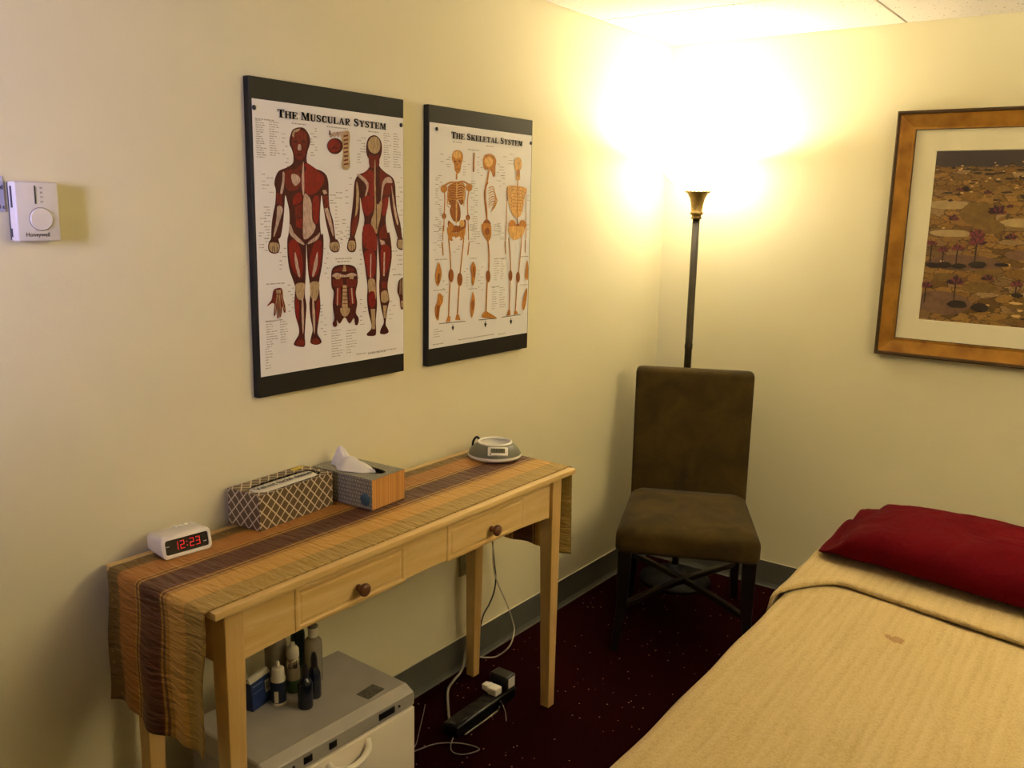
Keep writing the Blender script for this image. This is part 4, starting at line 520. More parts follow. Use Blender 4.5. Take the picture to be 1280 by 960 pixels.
# ------------------------------------------------------------------ thermostat and the card beside it
ty, tz = -2.6615, 1.5215
th = thing('thermostat', 'white wall thermostat with round dial on the left wall', 'thermostat', (0, ty, tz-.056))
b = MB(); b.box((.004, 0, .056), (.006, .080, .108), bev=.001, seg=1); b.build('wall_plate', mat('dark_grey_plastic', '#3a3840', .5), th)
b = MB(); b.box((.0205, 0, .056), (.027, .083, .112), bev=.004, seg=3); b.build('cover', mat('warm_white_plastic', '#d5cec6', .42, bump=.02), th, smooth=40)
b = MB(); b.box((.0345, -.004, .0875), (.001, .0026, .034)); b.build('temperature_slot', mat('grey_print', '#3c383a', .5), th)
b = MB()
b.text('Honeywell', .0105, lambda x, y: Vector((.0345, -.004+x, .0095+y)), .0002, 'CENTER'); b.build('brand_lettering', mat('grey_print', ''), th, fixn=False)
b = MB()
for k, tx in enumerate(('90', '80', '70', '60')): b.text(tx, .0055, lambda x, y: Vector((.0345, .005+x, .0985-.0085*k+y)))
b.build('scale_numbers', mat('grey_print', ''), th, fixn=False)
b = MB(); b.lathe([(0, .001), (.0212, .001), (.0216, .0025), (.0200, .0042), (0, .0042)], (.0335, .004, .042), 32, 'X'); b.build('dial', mat('warm_white_plastic', '#d5cec6'), th, smooth=40)
b = MB(); b.lathe([(.0212, 0), (.0226, 0), (.0226, .0010), (.0212, .0010), (.0212, 0)], (.0338, .004, .042), 32, 'X'); b.build('dial_groove', mat('grey_groove', '#8a8278', .6), th)
for zz, hh, xx in ((.083, .040, .020), (.016, .016, .013)):
    b = MB(); b.box((xx, -.0417, zz), (.006, .001, hh)); b.build('side_vent', mat('dark_grey_plastic', ''), th)
b = MB(); b.box((.0012, 0, 0), (.0016, .11, .066), bev=.0004, seg=1)
nt = tag(b.build('wall_notice', mat('pale_blue_card', '#b4b2c0', .6, var=.06, vscale=80), None, (0, -2.762, 1.5535)), 'pale bluish notice card with dark lettering at the left edge beside the thermostat', 'notice')
b = MB(); b.text('and', .0105, lambda x, y: Vector((.0023, .0535+x, .009+y)), .0003, 'RIGHT'); b.build('lettering', mat('navy_print', '#1d1c30', .5), nt, fixn=False)
b = MB(); b.text('73 c', .0095, lambda x, y: Vector((.0023, .0545+x, -.027+y)), .0003, 'RIGHT')
b.build('lettering', mat('navy_print', '#1d1c30', .5), nt, fixn=False)
# ------------------------------------------------------------------ console table
TY0, TY1, TX0, TX1, TZ = -2.572, -1.292, .022, .408, .7755
tab = thing('console_table', 'long pale pine console table with two drawers against the left wall', 'table', ((TX0+TX1)/2, (TY0+TY1)/2, 0))
cx, cy = (TX0+TX1)/2, (TY0+TY1)/2
b = MB(); b.box((0, 0, TZ-.008), (TX1-TX0, TY1-TY0, .016), bev=.0025, seg=2); b.build('tabletop', pineY, tab, smooth=40)
hx = .372-cx          # apron front plane, local
ay0, ay1 = -2.543-cy, -1.325-cy
def apron_front():
    b = MB(); n = 24; top = TZ-.016; f = []; 
    for k in range(n+1):
        t = k/n; y = ay0+.02+(ay1-ay0-.04)*t; z = .628 + .020*math.sin(PI*t)**.55
        f.append([(hx, y, z), (hx, y, top), (hx-.02, y, top), (hx-.02, y, z)])
    b.loft(f); return b.build('front_apron', pineY, tab)
apron_front()
b = MB(); b.box((.052-cx, 0, .695), (.018, ay1-ay0-.04, .12)); b.build('back_apron', pineY, tab)
for s, nm in ((ay0+.022, 'side_apron'), (ay1-.022, 'side_apron')):
    b = MB(); b.box(((.372+.05)/2-cx, s, .695), (.28, .018, .12)); b.build(nm, pineY, tab)
for xx, sx in ((.362, 1), (.070, -1)):
    for yy, sy in ((ay0+.030, -1), (ay1-.030, 1)):
        b = MB(); R = []
        x = xx-cx if sx > 0 else xx-cx
        for z, h in ((0, .0155), (.05, .0160), (.60, .0225), (TZ-.0165, .0225)):
            ox = (.0225-h)*.8*sx; oy = (.0225-h)*.8*sy
            R.append([(x+ox-h, yy+oy-h, z), (x+ox+h, yy+oy-h, z), (x+ox+h, yy+oy+h, z), (x+ox-h, yy+oy+h, z)])
        b.loft(R); o = b.build('leg', pineZ, tab); mod(o, 'BEVEL', width=.002, segments=2)
for dy0, dy1 in ((-2.351, -2.009), (-1.851, -1.509)):
    b = MB(); yc = (dy0+dy1)/2-cy; zc, w, h = .6915, dy1-dy0, .098
    R = []
    for ins, d in ((0, -.002), (0, .002), (.004, .0035), (.009, .0035), (.012, .001), (.016, .001), (.020, .0025)):
        R.append([(hx+d, yc-w/2+ins, zc-h/2+ins), (hx+d, yc+w/2-ins, zc-h/2+ins), (hx+d, yc+w/2-ins, zc+h/2-ins), (hx+d, yc-w/2+ins, zc+h/2-ins)])
    b.loft(R); dr = b.build('drawer', pineY, tab)
    b = MB(); b.lathe([(0, 0), (.008, 0), (.008, .006), (.0065, .010), (.009, .014), (.0145, .019), (.0160, .024), (.0145, .029), (.008, .032), (0, .0325)], (hx+.001, yc+.012, .682), 24, 'X'); b.build('knob', knobm, dr)

# table runner: hangs over both ends
RN = NT('striped_runner'); uv = RN.n('UVMap'); sx = RN.n('SeparateXYZ'); RN.l(uv.outputs[0], sx.inputs[0])
vv = RN.coord('UV', (9, 150, 1)); nz = RN.n('TexNoise', i_Scale=1.0, i_Detail=3.0); RN.l(vv, nz.inputs['Vector'])
vv2 = RN.coord('UV', (260, 700, 1)); nf = RN.n('TexNoise', i_Scale=1.0, i_Detail=2.0); RN.l(vv2, nf.inputs['Vector'])
wv = RN.math('ADD', sx.outputs[0], RN.math('MULTIPLY', RN.math('SUBTRACT', nz.outputs['Fac'], .5), .012))
st = RN.ramp(wv, [(0, '#7a5c1c'), (.10, '#8a6420'), (.115, '#b87a2e'), (.28, '#b87428'), (.30, '#c79a3c'), (.315, '#7a4814'), (.335, '#c79a3c'), (.35, '#6a3a12'), (.37, '#5c2e10'), (.55, '#683612'), (.565, '#c0903a'), (.58, '#704414'), (.60, '#c0903a'), (.62, '#b88434'), (.635, '#d8a850'), (.79, '#d4a44a'), (.805, '#b89444'), (.90, '#ba9848'), (.985, '#a48438'), (1, '#6a4c18')], 'CONSTANT')
weave = RN.ramp(nf.outputs['Fac'], [(.3, '#9a9a9a'), (.7, '#d2d2d2')])
col = RN.mix(.6, st, weave, 'OVERLAY')
# pale metallic flecks in the outer bands
vo = RN.n('TexVoronoi', i_Scale=1.0); RN.l(RN.coord('UV', (26, 120, 1)), vo.inputs['Vector'])
fl = RN.math('LESS_THAN', vo.outputs['Distance'], .25)
sc = RN.n('SeparateColor'); RN.l(vo.outputs['Color'], sc.inputs[0]); fl = RN.math('MULTIPLY', fl, RN.math('GREATER_THAN', sc.outputs[0], .45))
band = RN.math('ADD', RN.math('LESS_THAN', sx.outputs[0], .10), RN.math('GREATER_THAN', sx.outputs[0], .80)); fl = RN.math('MULTIPLY', fl, band)
col = RN.mix(RN.math('MULTIPLY', fl, .4), col, '#d8b870'); RN.l(col, RN.b.inputs['Base Color'])
RN.b.inputs['Roughness'].default_value = .36; RN.b.inputs['Sheen Weight'].default_value = .0; RN.b.inputs['Specular IOR Level'].default_value = .6
cr1 = RN.n('TexNoise', i_Scale=1.0, i_Detail=2.0, i_Distortion=.6); RN.l(RN.coord('UV', (5, 130, 1)), cr1.inputs['Vector'])
hgt = RN.math('ADD', RN.math('MULTIPLY', cr1.outputs['Fac'], 1.0), RN.math('MULTIPLY', nf.outputs['Fac'], .15))
RN.bump(hgt, 1.0, .014)
ZT = TZ+.0015
def runner(u, t):
    # u across (0 at the wall side), t along (0 = left hem, 1 = right hem)
    L0, L1, L2 = .315, TY1-TY0+.012, .288; tot = L0+L1+L2; s = t*tot
    xb, xf = .050, .391 + (.386-.391)*min(1, max(0, (s-L0)/L1))
    x = xb + (xf-xb)*u; r = .010
    rip = lambda k: .006*math.sin(u*11+k)+.004*math.sin(u*23+1.7*k)
    if s < L0-r:
        d = L0-r-s; hang = d/L0; z = ZT-r-d + .012*math.sin(u*7+.5)*hang*.6
        return Vector((x - .018*(1-u)*hang - .006*hang + .004*math.sin(d*30), TY0-.008-r*0 + hang*(rip(0)*1.5-.008*0) - .004, z))
    if s < L0+r:
        a = (s-(L0-r))/(2*r)*PI/2
        return Vector((x, TY0-.012+r-r*math.cos(a), ZT-r+r*math.sin(a)))
    if s < L0+L1-r:
        y = TY0-.012+r+(s-L0-r)*(L1-0*r+.012-2*r+.0)/(L1-2*r)
        return Vector((x, y, ZT + .0006*math.sin(y*90+u*4)*(.5+.5*math.sin(u*30))))
    if s < L0+L1+r:
        a = (s-(L0+L1-r))/(2*r)*PI/2; y1 = TY0-.012+r+L1+.012-2*r
        return Vector((x, y1+r*math.sin(a), ZT-r+r*math.cos(a)))
    d = s-L0-L1-r; hang = d/L2; y1 = TY0-.012+r+L1+.012-2*r
    return Vector((x + .004*hang, y1+r+hang*rip(2), ZT-r-d))
b = MB(); b.grid(runner, 36, 190); rn = b.build('table_runner', RN.m, smooth='all'); mod(rn, 'SOLIDIFY', thickness=.0012, offset=1)
tag(rn, 'brown and gold striped runner draped along the console table', 'table runner')
CZ = ZT+.0022   # cloth surface

# alarm clock
ck = thing('alarm_clock', 'small white digital alarm clock with red digits on the runner', 'clock', (.076, -2.428, CZ), math.radians(-6))
hw, n = .058, 6
def rrect(x, w, z0, z1, r):
    out = []
    for cxx, cz, a0 in ((w-r, z1-r, 0), (-w+r, z1-r, 90), (-w+r, z0+r, 180), (w-r, z0+r, 270)):
        for k in range(6):
            a = math.radians(a0+k*18); out.append((cxx+r*math.cos(a), cz+r*math.sin(a)))
    return [Vector((x(zz), yy, zz)) for yy, zz in out]
fx = lambda z: .044 - .010*(z/.046)      # sloping face
b = MB(); R = [rrect(lambda z: -.042, hw-.006, .006, .038, .008), rrect(lambda z: -.036, hw-.002, .002, .043, .010), rrect(lambda z: fx(z)-.012, hw, 0, .048, .011), rrect(lambda z: fx(z)-.003, hw, .0, .048, .011), rrect(fx, hw-.003, .003, .045, .010), rrect(fx, hw-.007, .008, .041, .006), rrect(lambda z: fx(z)-.004, hw-.008, .009, .040, .005)]
b.loft(R, smooth=True); b.build('case', mat('clock_white', '#ece4d6', .4), ck, smooth=45)
b = MB(); b.loft([rrect(lambda z: fx(z)-.0045, hw-.0075, .0085, .0405, .005), rrect(lambda z: fx(z)-.0025, hw-.0078, .0088, .0402, .005)]); b.build('display_window', mat('dark_red_window', '#120506', .15), ck)
led = mat('red_digits', '#400404', .5, emit='#ff1a22', estr=.75)
b = MB()
def F3(y, z): return Vector((fx(z)-.0021, y, z))
def seg7(d, y0, z0, w, h):
    t = .0022
    segs = {'a': (y0, z0+h-t, y0+w, z0+h), 'd': (y0, z0, y0+w, z0+t), 'g': (y0, z0+h/2-t/2, y0+w, z0+h/2+t/2), 'f': (y0, z0+h/2, y0+t, z0+h), 'e': (y0, z0, y0+t, z0+h/2), 'b': (y0+w-t, z0+h/2, y0+w, z0+h), 'c': (y0+w-t, z0, y0+w, z0+h/2)}
    for k in {'1': 'bc', '2': 'abged', '3': 'abgcd'}[d]:
        a, c, e, g = segs[k]; i = .0004
        b.quad(F3(a+i, c+i), F3(e-i, c+i), F3(e-i, g-i), F3(a+i, g-i))
for d, y in (('1', -.031), ('2', -.0165), ('2', .006), ('3', .0205)): seg7(d, y, .016, .0105, .0185)
for z in (.021, .029): b.quad(F3(-.0012, z-.001), F3(.0008, z-.001), F3(.0008, z+.001), F3(-.0012, z+.001))
b.build('digits', led, ck, fixn=False)
for y, z in ((-.045, .026), (.042, .019)):
    b = MB(); b.quad(F3(y-.004, z), F3(y+.004, z), F3(y+.004, z+.0022), F3(y-.004, z+.0022)); b.build('display_mark', mat('grey_marks', '#9a9290', .5), ck, fixn=False)
for i in range(4):
    b = MB(); b.box((-.022+.004*(i % 2), .004+i*.012, .0475), (.010, .008, .003), bev=.001, seg=1); b.build('button', mat('clock_white', ''), ck)

# tissue boxes
LAT = NT('brown_lattice'); uvn = LAT.n('UVMap'); s = LAT.n('SeparateXYZ'); LAT.l(uvn.outputs[0], s.inputs[0])
P_ = .029
def diag(op):
    q = LAT.math('DIVIDE', LAT.math(op, s.outputs[0], LAT.math('MULTIPLY', s.outputs[1], .95)), P_)
    f = LAT.math('FRACT', q); return LAT.math('LESS_THAN', LAT.math('ABSOLUTE', LAT.math('SUBTRACT', f, .5)), .075)
ln = LAT.math('MAXIMUM', diag('ADD'), diag('SUBTRACT'))
LAT.l(LAT.mix(ln, '#5d4a30', '#cdbd9e'), LAT.b.inputs['Base Color']); LAT.b.inputs['Roughness'].default_value = .5
def boxuv(o):
    "metric box-projected UVs"
    me = o.data; L = me.uv_layers.new(name='UVMap')
    for p in me.polygons:
        n = p.normal; ax = max(range(3), key=lambda i: abs(n[i]))
        for li in p.loop_indices:
            c = me.vertices[me.loops[li].vertex_index].co
            L.data[li].uv = {0: (c.y, c.z), 1: (c.x, c.z), 2: (c.y, c.x)}[ax]
def carton(b, dx, dy, dz, slot):
    "open-topped carton with a slotted lid; slot = polygon on the top"
    t = .001
    b.box((dx/2-t/2, 0, dz/2), (t, dy, dz)); b.box((-dx/2+t/2, 0, dz/2), (t, dy, dz))
    b.box((0, dy/2-t/2, dz/2), (dx-2*t, t, dz)); b.box((0, -dy/2+t/2, dz/2), (dx-2*t, t, dz)); b.box((0, 0, t/2), (dx-2*t, dy-2*t, t))
    n = len(slot); o = []
    for x, y in slot:          # matching point on the rim
        k = min((dx/2)/abs(x-0) if abs(x) > 1e-6 else 9e9, (dy/2)/abs(y) if abs(y) > 1e-6 else 9e9); o.append((x*k, y*k))
    for A, B, z in ((slot, o, dz),):
        for i in range(n):
            j = (i+1) % n; b.quad((A[i][0], A[i][1], z), (A[j][0], A[j][1], z), (B[j][0], B[j][1], z), (B[i][0], B[i][1], z))
            for c in ((dx/2, dy/2), (dx/2, -dy/2), (-dx/2, dy/2), (-dx/2, -dy/2)):
                if (abs(abs(B[i][0])-dx/2) < 1e-6) != (abs(abs(B[j][0])-dx/2) < 1e-6) and (B[i][0]+B[j][0])*c[0] > 0 and (B[i][1]+B[j][1])*c[1] > 0:
                    b.bm.faces.new([b.bm.verts.new((q[0], q[1], z)) for q in (B[i], B[j], c)])
b1 = thing('tissue_box', 'brown tissue box with white lattice pattern, nearer the clock', 'tissue box', (.0615, -2.1255, CZ), math.radians(4.2), 'tissue boxes')
b1['group'] = 'tissue boxes on the runner'
D1 = (.110, .246, .088)
slot = [(D1[0]*.5*.62*math.copysign(abs(math.cos(a))**.6, math.cos(a))+.014, D1[1]*.5*.88*math.copysign(abs(math.sin(a))**.7, math.sin(a))) for a in [2*PI*k/32+.05 for k in range(32)]]
b = MB(); carton(b, *D1, slot); o = b.build('carton', LAT.m, b1); boxuv(o)
b = MB(); b.box((0.006, 0, .077), (.070, .220, .001)); b.build('slot_shade_sheet', mat('slot_shade', '#1c140c', .8), b1)  # dark sheet painting the shade inside the carton, below the slot
b = MB(); b.grid(lambda u, v: Vector((-.022+.052*u, -.108+.206*v, .0825+.004*math.sin(PI*u))), 6, 10); fl = b.build('opening_flap', mat('white_card', '#d9d2c0', .6), b1, smooth='all'); mod(fl, 'SOLIDIFY', thickness=.0008)
b = MB(); b.text('Velvet facial tissue', .025, lambda x, y: Vector((.012+(-y*.85 if False else -y), x, .0872+.0002)) if False else Vector((.016-y, x, .0873)), .0006, 'CENTER'); b.build('flap_lettering', mat('dark_green_print', '#2c2c1a', .6), fl, fixn=False)
b = MB(); b.poly([(-.048, .075, D1[2]+.0004), (-.030, .070, D1[2]+.0004), (-.034, .115, D1[2]+.0004), (-.050, .108, D1[2]+.0004)]); b.build('yellow_sticker', mat('yellow_sticker', '#c9b428', .5), b1)

BL = NT('grey_blue_pattern'); uvn = BL.n('UVMap'); br = BL.n('TexBrick', i_Scale=1.0); br.inputs['Brick Width'].default_value = .0060; br.inputs['Row Height'].default_value = .0105; br.inputs['Mortar Size'].default_value = .0014; br.offset = .37
br.inputs['Color1'].default_value = lin('#b9b49c'); br.inputs['Color2'].default_value = lin('#aca992'); br.inputs['Mortar'].default_value = lin('#4e5048'); BL.l(uvn.outputs[0], br.inputs['Vector'])
nz = BL.n('TexNoise', i_Scale=60.0, i_Detail=2.0); BL.l(uvn.outputs[0], nz.inputs['Vector'])
BL.l(BL.mix(.28, br.outputs['Color'], BL.ramp(nz.outputs['Fac'], [(.35, '#948f7c'), (.6, '#bab296')]), 'MIX'), BL.b.inputs['Base Color']); BL.b.inputs['Roughness'].default_value = .55
ST = NT('orange_striped_card'); uvn = ST.n('UVMap'); s = ST.n('SeparateXYZ'); ST.l(uvn.outputs[0], s.inputs[0])
w1 = ST.n('TexNoise', i_Scale=1.0, i_Detail=4.0, noise_dimensions='1D'); ST.l(ST.math('MULTIPLY', s.outputs[0], 420.0), w1.inputs['W'])
ST.l(ST.ramp(w1.outputs['Fac'], [(.3, '#8c5520'), (.5, '#c58a44'), (.68, '#dcb070'), (.75, '#9a5c26')]), ST.b.inputs['Base Color']); ST.b.inputs['Roughness'].default_value = .5
b2 = thing('tissue_box', 'grey-blue tissue box with orange striped end and a tissue sticking out', 'tissue box', (.110, -1.9085, CZ), math.radians(3.0), 'tissue boxes on the runner')
D2 = (.212, .127, .080)
slot2 = [(.086*math.copysign(abs(math.cos(a))**.7, math.cos(a)), .024*math.copysign(abs(math.sin(a))**.8, math.sin(a))+.004) for a in [2*PI*k/32+.05 for k in range(32)]]
b = MB(); carton(b, *D2, slot2); o = b.build('carton', [BL.m, ST.m], b2); boxuv(o)
for p in o.data.polygons:
    if p.normal.x > .9 and p.center.x > 0.05: p.material_index = 1
b = MB(); b.box((0, 0.004, .070), (.18, .055, .001)); b.build('slot_shade_sheet', mat('slot_shade', ''), b2)  # dark sheet standing in for the shade under this slot
b = MB(); b.lathe([(0, 0), (.017, 0), (.017, .0006), (0, .0006)], (.082, -D2[1]/2-.0003, .024), 24, 'Y'); st_ = b.build('round_sticker', mat('blue_sticker', '#3f6273', .5), b2)
def tissue(u, v):
    # stands up out of the slot, folds over towards the table's front-left and lies on the lid
    x = -.075+.125*u; pk_ = math.exp(-((u-.16)/.17)**2)
    hgt = .010 + .042*pk_ + .020*math.exp(-((u-.55)/.25)**2)
    fold = math.sin(min(1, v*1.35)*PI*.5)
    if v < .5: y = .008 - .020*(v/.5)**2; z = .070 + (hgt+.010)*math.sin(v/.5*PI/2)
    else:
        t = (v-.5)/.5; y = -.012 - (.038*math.sin(PI*min(1, u*1.15))**.6+.004)*t*(1-.4*pk_); z = .080 + hgt*math.cos(t*PI/2)**1.2 + .002
    return Vector((x + .010*math.sin(4*v+5*u)*v + .018*v*u, y + .003*math.sin(15*u+5*v), z + .0025*math.sin(21*u+7*v)*min(1, 2*(1-v))))
b = MB(); b.grid(tissue, 24, 14); o = b.build('tissue', mat('white_tissue', '#e9e2d2', .8, sheen=.2), b2, smooth='all'); mod(o, 'SOLIDIFY', thickness=.0006); mod(o, 'SUBSURF', levels=1, render_levels=1)

# round digital appliance with white bowl
dv = thing('digital_appliance', 'round grey appliance with white bowl and small display at the far end of the table', 'appliance', (.152, -1.365, CZ), math.radians(37))
# local -y faces the camera
gs = mat('sage_grey_plastic', '#6f6e5c', .38)
b = MB(); b.lathe([(0, 0), (.070, 0), (.078, .003), (.0835, .008), (.0835, .013), (.080, .016), (0, .016)], seg=48, sx=1, sy=.95); b.build('base_ring', white, dv, smooth=40)
b = MB(); b.lathe([(.083, .0155), (.082, .018), (.076, .028), (.064, .040), (.054, .047), (.050, .047)], seg=48, sx=1, sy=.95); b.build('dome', gs, dv, smooth=50)
b = MB(); b.lathe([(.0545, .046), (.0545, .050), (.0510, .052), (.0480, .050), (.045, .038), (.034, .026), (0, .022)], (0, .008, 0), seg=48); b.build('bowl', mat('white_bowl', '#e8e2d2', .3), dv, smooth=60)
tl = math.radians(40)
b = MB(); b.box((0, 0, 0), (.062, .032, .008), bev=.003); b.move(Matrix.Translation((.010, -.062, .0345)) @ Matrix.Rotation(tl, 4, 'X')); pn = b.build('display_panel', white, dv, smooth=40)
b = MB(); b.box((0, 0.001, .0042), (.044, .017, .001)); b.move(Matrix.Translation((.010, -.062, .0345)) @ Matrix.Rotation(tl, 4, 'X')); b.build('screen', mat('lcd_grey', '#6f6c52', .25), pn)
b = MB()
for k, xx in enumerate((-.012, -.004, .004, .012)): b.box((xx, .001, .0048), (.0045, .010, .0004))
b.move(Matrix.Translation((.010, -.062, .0345)) @ Matrix.Rotation(tl, 4, 'X')); b.build('screen_digits', mat('lcd_dark', '#3c3a2c', .4), pn)
b = MB(); b.lathe([(0, 0), (.0022, 0), (.0022, .001), (0, .001)], (0, 0, 0), 12); b.move(Matrix.Translation((.010, -.062, .0345)) @ Matrix.Rotation(tl, 4, 'X') @ Matrix.Translation((-.022, -.012, .004))); b.build('button', black, pn)
b = MB(); b.tube(spline([(-.046, .050, .036), (-.054, .056, .048), (-.062, .062, .046), (-.07, .066, .03), (-.07, .07, .003)]), .004, 8); b.build('power_lead', black, dv)
# ------------------------------------------------------------------ towel-warmer cabinet under the table
KX0, KX1, KY0, KY1, KZ = .088, .372, -2.436, -1.984, .358
cab = thing('towel_cabinet', 'grey topped cabinet with cream door standing under the console table', 'cabinet', ((KX0+KX1)/2, (KY0+KY1)/2, 0), math.radians(-2))
kx, ky = (KX0+KX1)/2, (KY0+KY1)/2
gry = mat('cabinet_grey', '#b3aca0', .42, bump=.04, bscale=400, var=.05, vscale=20); gry2 = mat('cabinet_panel_grey', '#a09a8e', .4)
crm = mat('cabinet_cream', '#ece0ca', .45, bump=.03, bscale=300)
b = MB(); hx_ = (KX1-KX0)/2; hy_ = (KY1-KY0)/2
b.box((-.006, 0, .155), (KX1-KX0-.024, KY1-KY0-.004, .30), bev=.003); b.box((-hx_+.03, -hy_+.04, .0025), (.03, .03, .005)); b.box((-hx_+.03, hy_-.04, .0025), (.03, .03, .005)); b.box((hx_-.05, -hy_+.04, .0025), (.03, .03, .005)); b.box((hx_-.05, hy_-.04, .0025), (.03, .03, .005))
b.build('body', mat('cabinet_side', '#a59e92', .5), cab)
b = MB(); pr = [(-hx_, .305), (-hx_, .354), (-hx_+.004, .358), (hx_-.022, .358), (hx_-.019, .3565), (hx_+.002, .346), (hx_+.005, .342), (hx_+.005, .309), (hx_-.004, .305)]
ins = [0 if k in (0, 8) else 0 for k in range(9)]
def row(y, i): return [(x, y, z-(i if z > .34 else 0)) for x, z in pr]
b.loft([row(-hy_, .004), row(-hy_+.004, 0), row(hy_-.004, 0), row(hy_, .004)]); top_ = b.build('control_housing', [gry], cab); mod(top_, 'BEVEL', width=.0015, segments=2, limit_method='ANGLE')
b = MB(); b.box((hx_-.0225, 0, .3582), (.003, KY1-KY0-.012, .0014), bev=.0006, seg=1); b.build('trim_line', mat('pale_trim', '#a89f8c', .35), top_)
b = MB(); b.box((hx_+.0055, 0, .3255), (.001, KY1-KY0-.01, .034)); b.build('control_panel', gry2, cab)
for yy, w, nm in ((ky*0+(.130), .052, 'switch'), (-.040, .022, 'switch'), (-.112, .024, 'switch')):
    b = MB(); b.box((hx_+.0065, yy, .3265), (.004, w, .018), bev=.001, seg=1); b.build(nm, black, cab)
for yy in (.172, -.152):
    b = MB(); b.lathe([(0, 0), (.0035, 0), (.0035, .002), (0, .002)], (hx_+.006, yy, .3265), 12, 'X'); b.build('indicator_lamp', black, cab)
b = MB(); b.box((hx_+.001, 0, .1555), (.014, KY1-KY0, .295), bev=.004, seg=3); dr = b.build('door', crm, cab, smooth=40)
hp = [(hx_+.005, -.056, .284), (hx_+.016, -.052, .274), (hx_+.026, -.034, .264), (hx_+.030, -.004, .259), (hx_+.028, .030, .262), (hx_+.020, .056, .272), (hx_+.005, .066, .287)]
b = MB(); n_ = spline(hp, 6); b.tube(n_, .008, 12, rad=[.0095-.002*math.sin(PI*i/(len(n_)-1)) for i in range(len(n_))]); b.build('handle', mat('handle_cream', '#f0e6d2', .35), dr)
b = MB(); b.box((.085, .135, .3583), (.040, .060, .0008), (0, 0, .1)); b.build('worn_sticker', mat('worn_sticker', '#5f5a4f', .6, var=.5, vscale=160), top_)

# bottles standing on the cabinet
ZB = KZ+.0003
def bottle(name, label, cat, x, y, parts, rz=0, group='bottles on the grey cabinet'):
    t = thing(name, label, cat, (x, y, ZB), rz, group)
    for nm, m, prof in parts:
        b = MB(); b.lathe(prof, seg=24); b.build(nm, m, t, smooth=50)
    return t
navy = mat('navy_glass', '#0c1224', .18, spec=.6); navy2 = mat('navy_label', '#16203f', .45); wcap = mat('white_cap', '#d8cfba', .4)
clear = mat('clear_bottle', '#b9b09a', .12, trans=.55); green = mat('green_liquid', '#3c5a30', .3); lab = mat('beige_label', '#a5967c', .55); silver = mat('silver_collar', '#b9b3a6', .22, .9)
bt = bottle('pump_bottle', 'small dark blue bottle with a white conical cap, leftmost of the bottles', 'bottle', .181, -2.250, [
 ('base', wcap, [(0, 0), (.0185, 0), (.0188, .003), (.0183, .006), (0, .006)]),
 ('body', navy2, [(0, .006), (.018, .006), (.0182, .058), (.0165, .062), (0, .062)]),
 ('cap', wcap, [(.0185, .060), (.0185, .064), (.0155, .068), (.0145, .090), (.011, .093), (.0045, .094), (.0045, .105), (.003, .108), (0, .108)])])
b = MB(); b.grid(lambda u, v: Vector((.0186*math.cos(-.9+.55*u-.35), .0186*math.sin(-.9+.55*u-.35), .008+.030*v)), 6, 3); b.build('label', wcap, bt)
sp = bottle('spray_bottle', 'pump bottle with rounded white top, silver collar and green lower half', 'bottle', .166, -2.192, [
 ('body', green, [(0, 0), (.0165, 0), (.0168, .003), (.0168, .034), (0, .034)]),
 ('label', lab, [(0, .034), (.0170, .034), (.0170, .064), (.0162, .066), (0, .066)]),
 ('collar', silver, [(0, .066), (.0165, .066), (.0165, .088), (.013, .091), (0, .091)]),
 ('cap', wcap, [(0, .091), (.0150, .091), (.0158, .098), (.0150, .112), (.011, .118), (.006, .120), (.006, .128), (.0035, .130), (0, .130)])])
b1_ = bottle('dark_bottle', 'navy bottle with a tapering neck, nearest the front of the bottles', 'bottle', .247, -2.223, [
 ('body', navy, [(0, 0), (.0165, 0), (.018, .004), (.018, .062), (.015, .070), (.0085, .078), (0, .078)]),
 ('cap', mat('black_cap', '#101014', .4), [(0, .078), (.009, .078), (.0085, .098), (.0055, .108), (0, .109)])])
bottle('dark_bottle', 'slim black bottle with a tapering neck, rightmost of the bottles', 'bottle', .228, -2.178, [
 ('body', navy, [(0, 0), (.015, 0), (.0162, .004), (.0162, .058), (.014, .068), (.0085, .080), (0, .080)]),
 ('cap', mat('black_cap', ''), [(0, .080), (.0085, .080), (.008, .104), (.0045, .116), (0, .117)])])
bottle('clear_bottle', 'clear round-shouldered bottle with white cap behind the dark bottles', 'bottle', .168, -2.128, [
 ('body', clear, [(0, 0), (.020, 0), (.0225, .004), (.0225, .096), (.021, .110), (.015, .118), (.010, .121), (0, .121)]),
 ('cap', wcap, [(0, .121), (.0125, .121), (.0125, .146), (0, .146)]),
 ('cap_top', mat('grey_cap_top', '#6d675a', .4), [(0, .146), (.0132, .146), (.0132, .1505), (.011, .152), (0, .152)])])
bottle('frosted_bottle', 'tall pale frosted bottle behind the small dark blue bottle', 'bottle', .118, -2.205, [
 ('body', mat('frosted_plastic', '#8f846f', .4, trans=.25), [(0, 0), (.026, 0), (.0275, .004), (.0275, .115), (.024, .128), (.014, .136), (0, .136)]),
 ('cap', mat('frosted_cap', '#a3977f', .45), [(0, .136), (.0145, .136), (.0145, .158), (0, .158)])])
bottle('teal_bottle', 'dark teal bottle with black cap half hidden by the table apron', 'bottle', .118, -2.135, [
 ('body', mat('teal_plastic', '#1e3a34', .3), [(0, 0), (.0175, 0), (.018, .004), (.018, .120), (.013, .130), (0, .130)]),
 ('cap', black, [(0, .130), (.0145, .130), (.0145, .168), (0, .168)])])
pk = thing('blue_pouch', 'blue packet with white top and barcode beside the front table leg', 'packet', (.150, -2.288, ZB), math.radians(12))
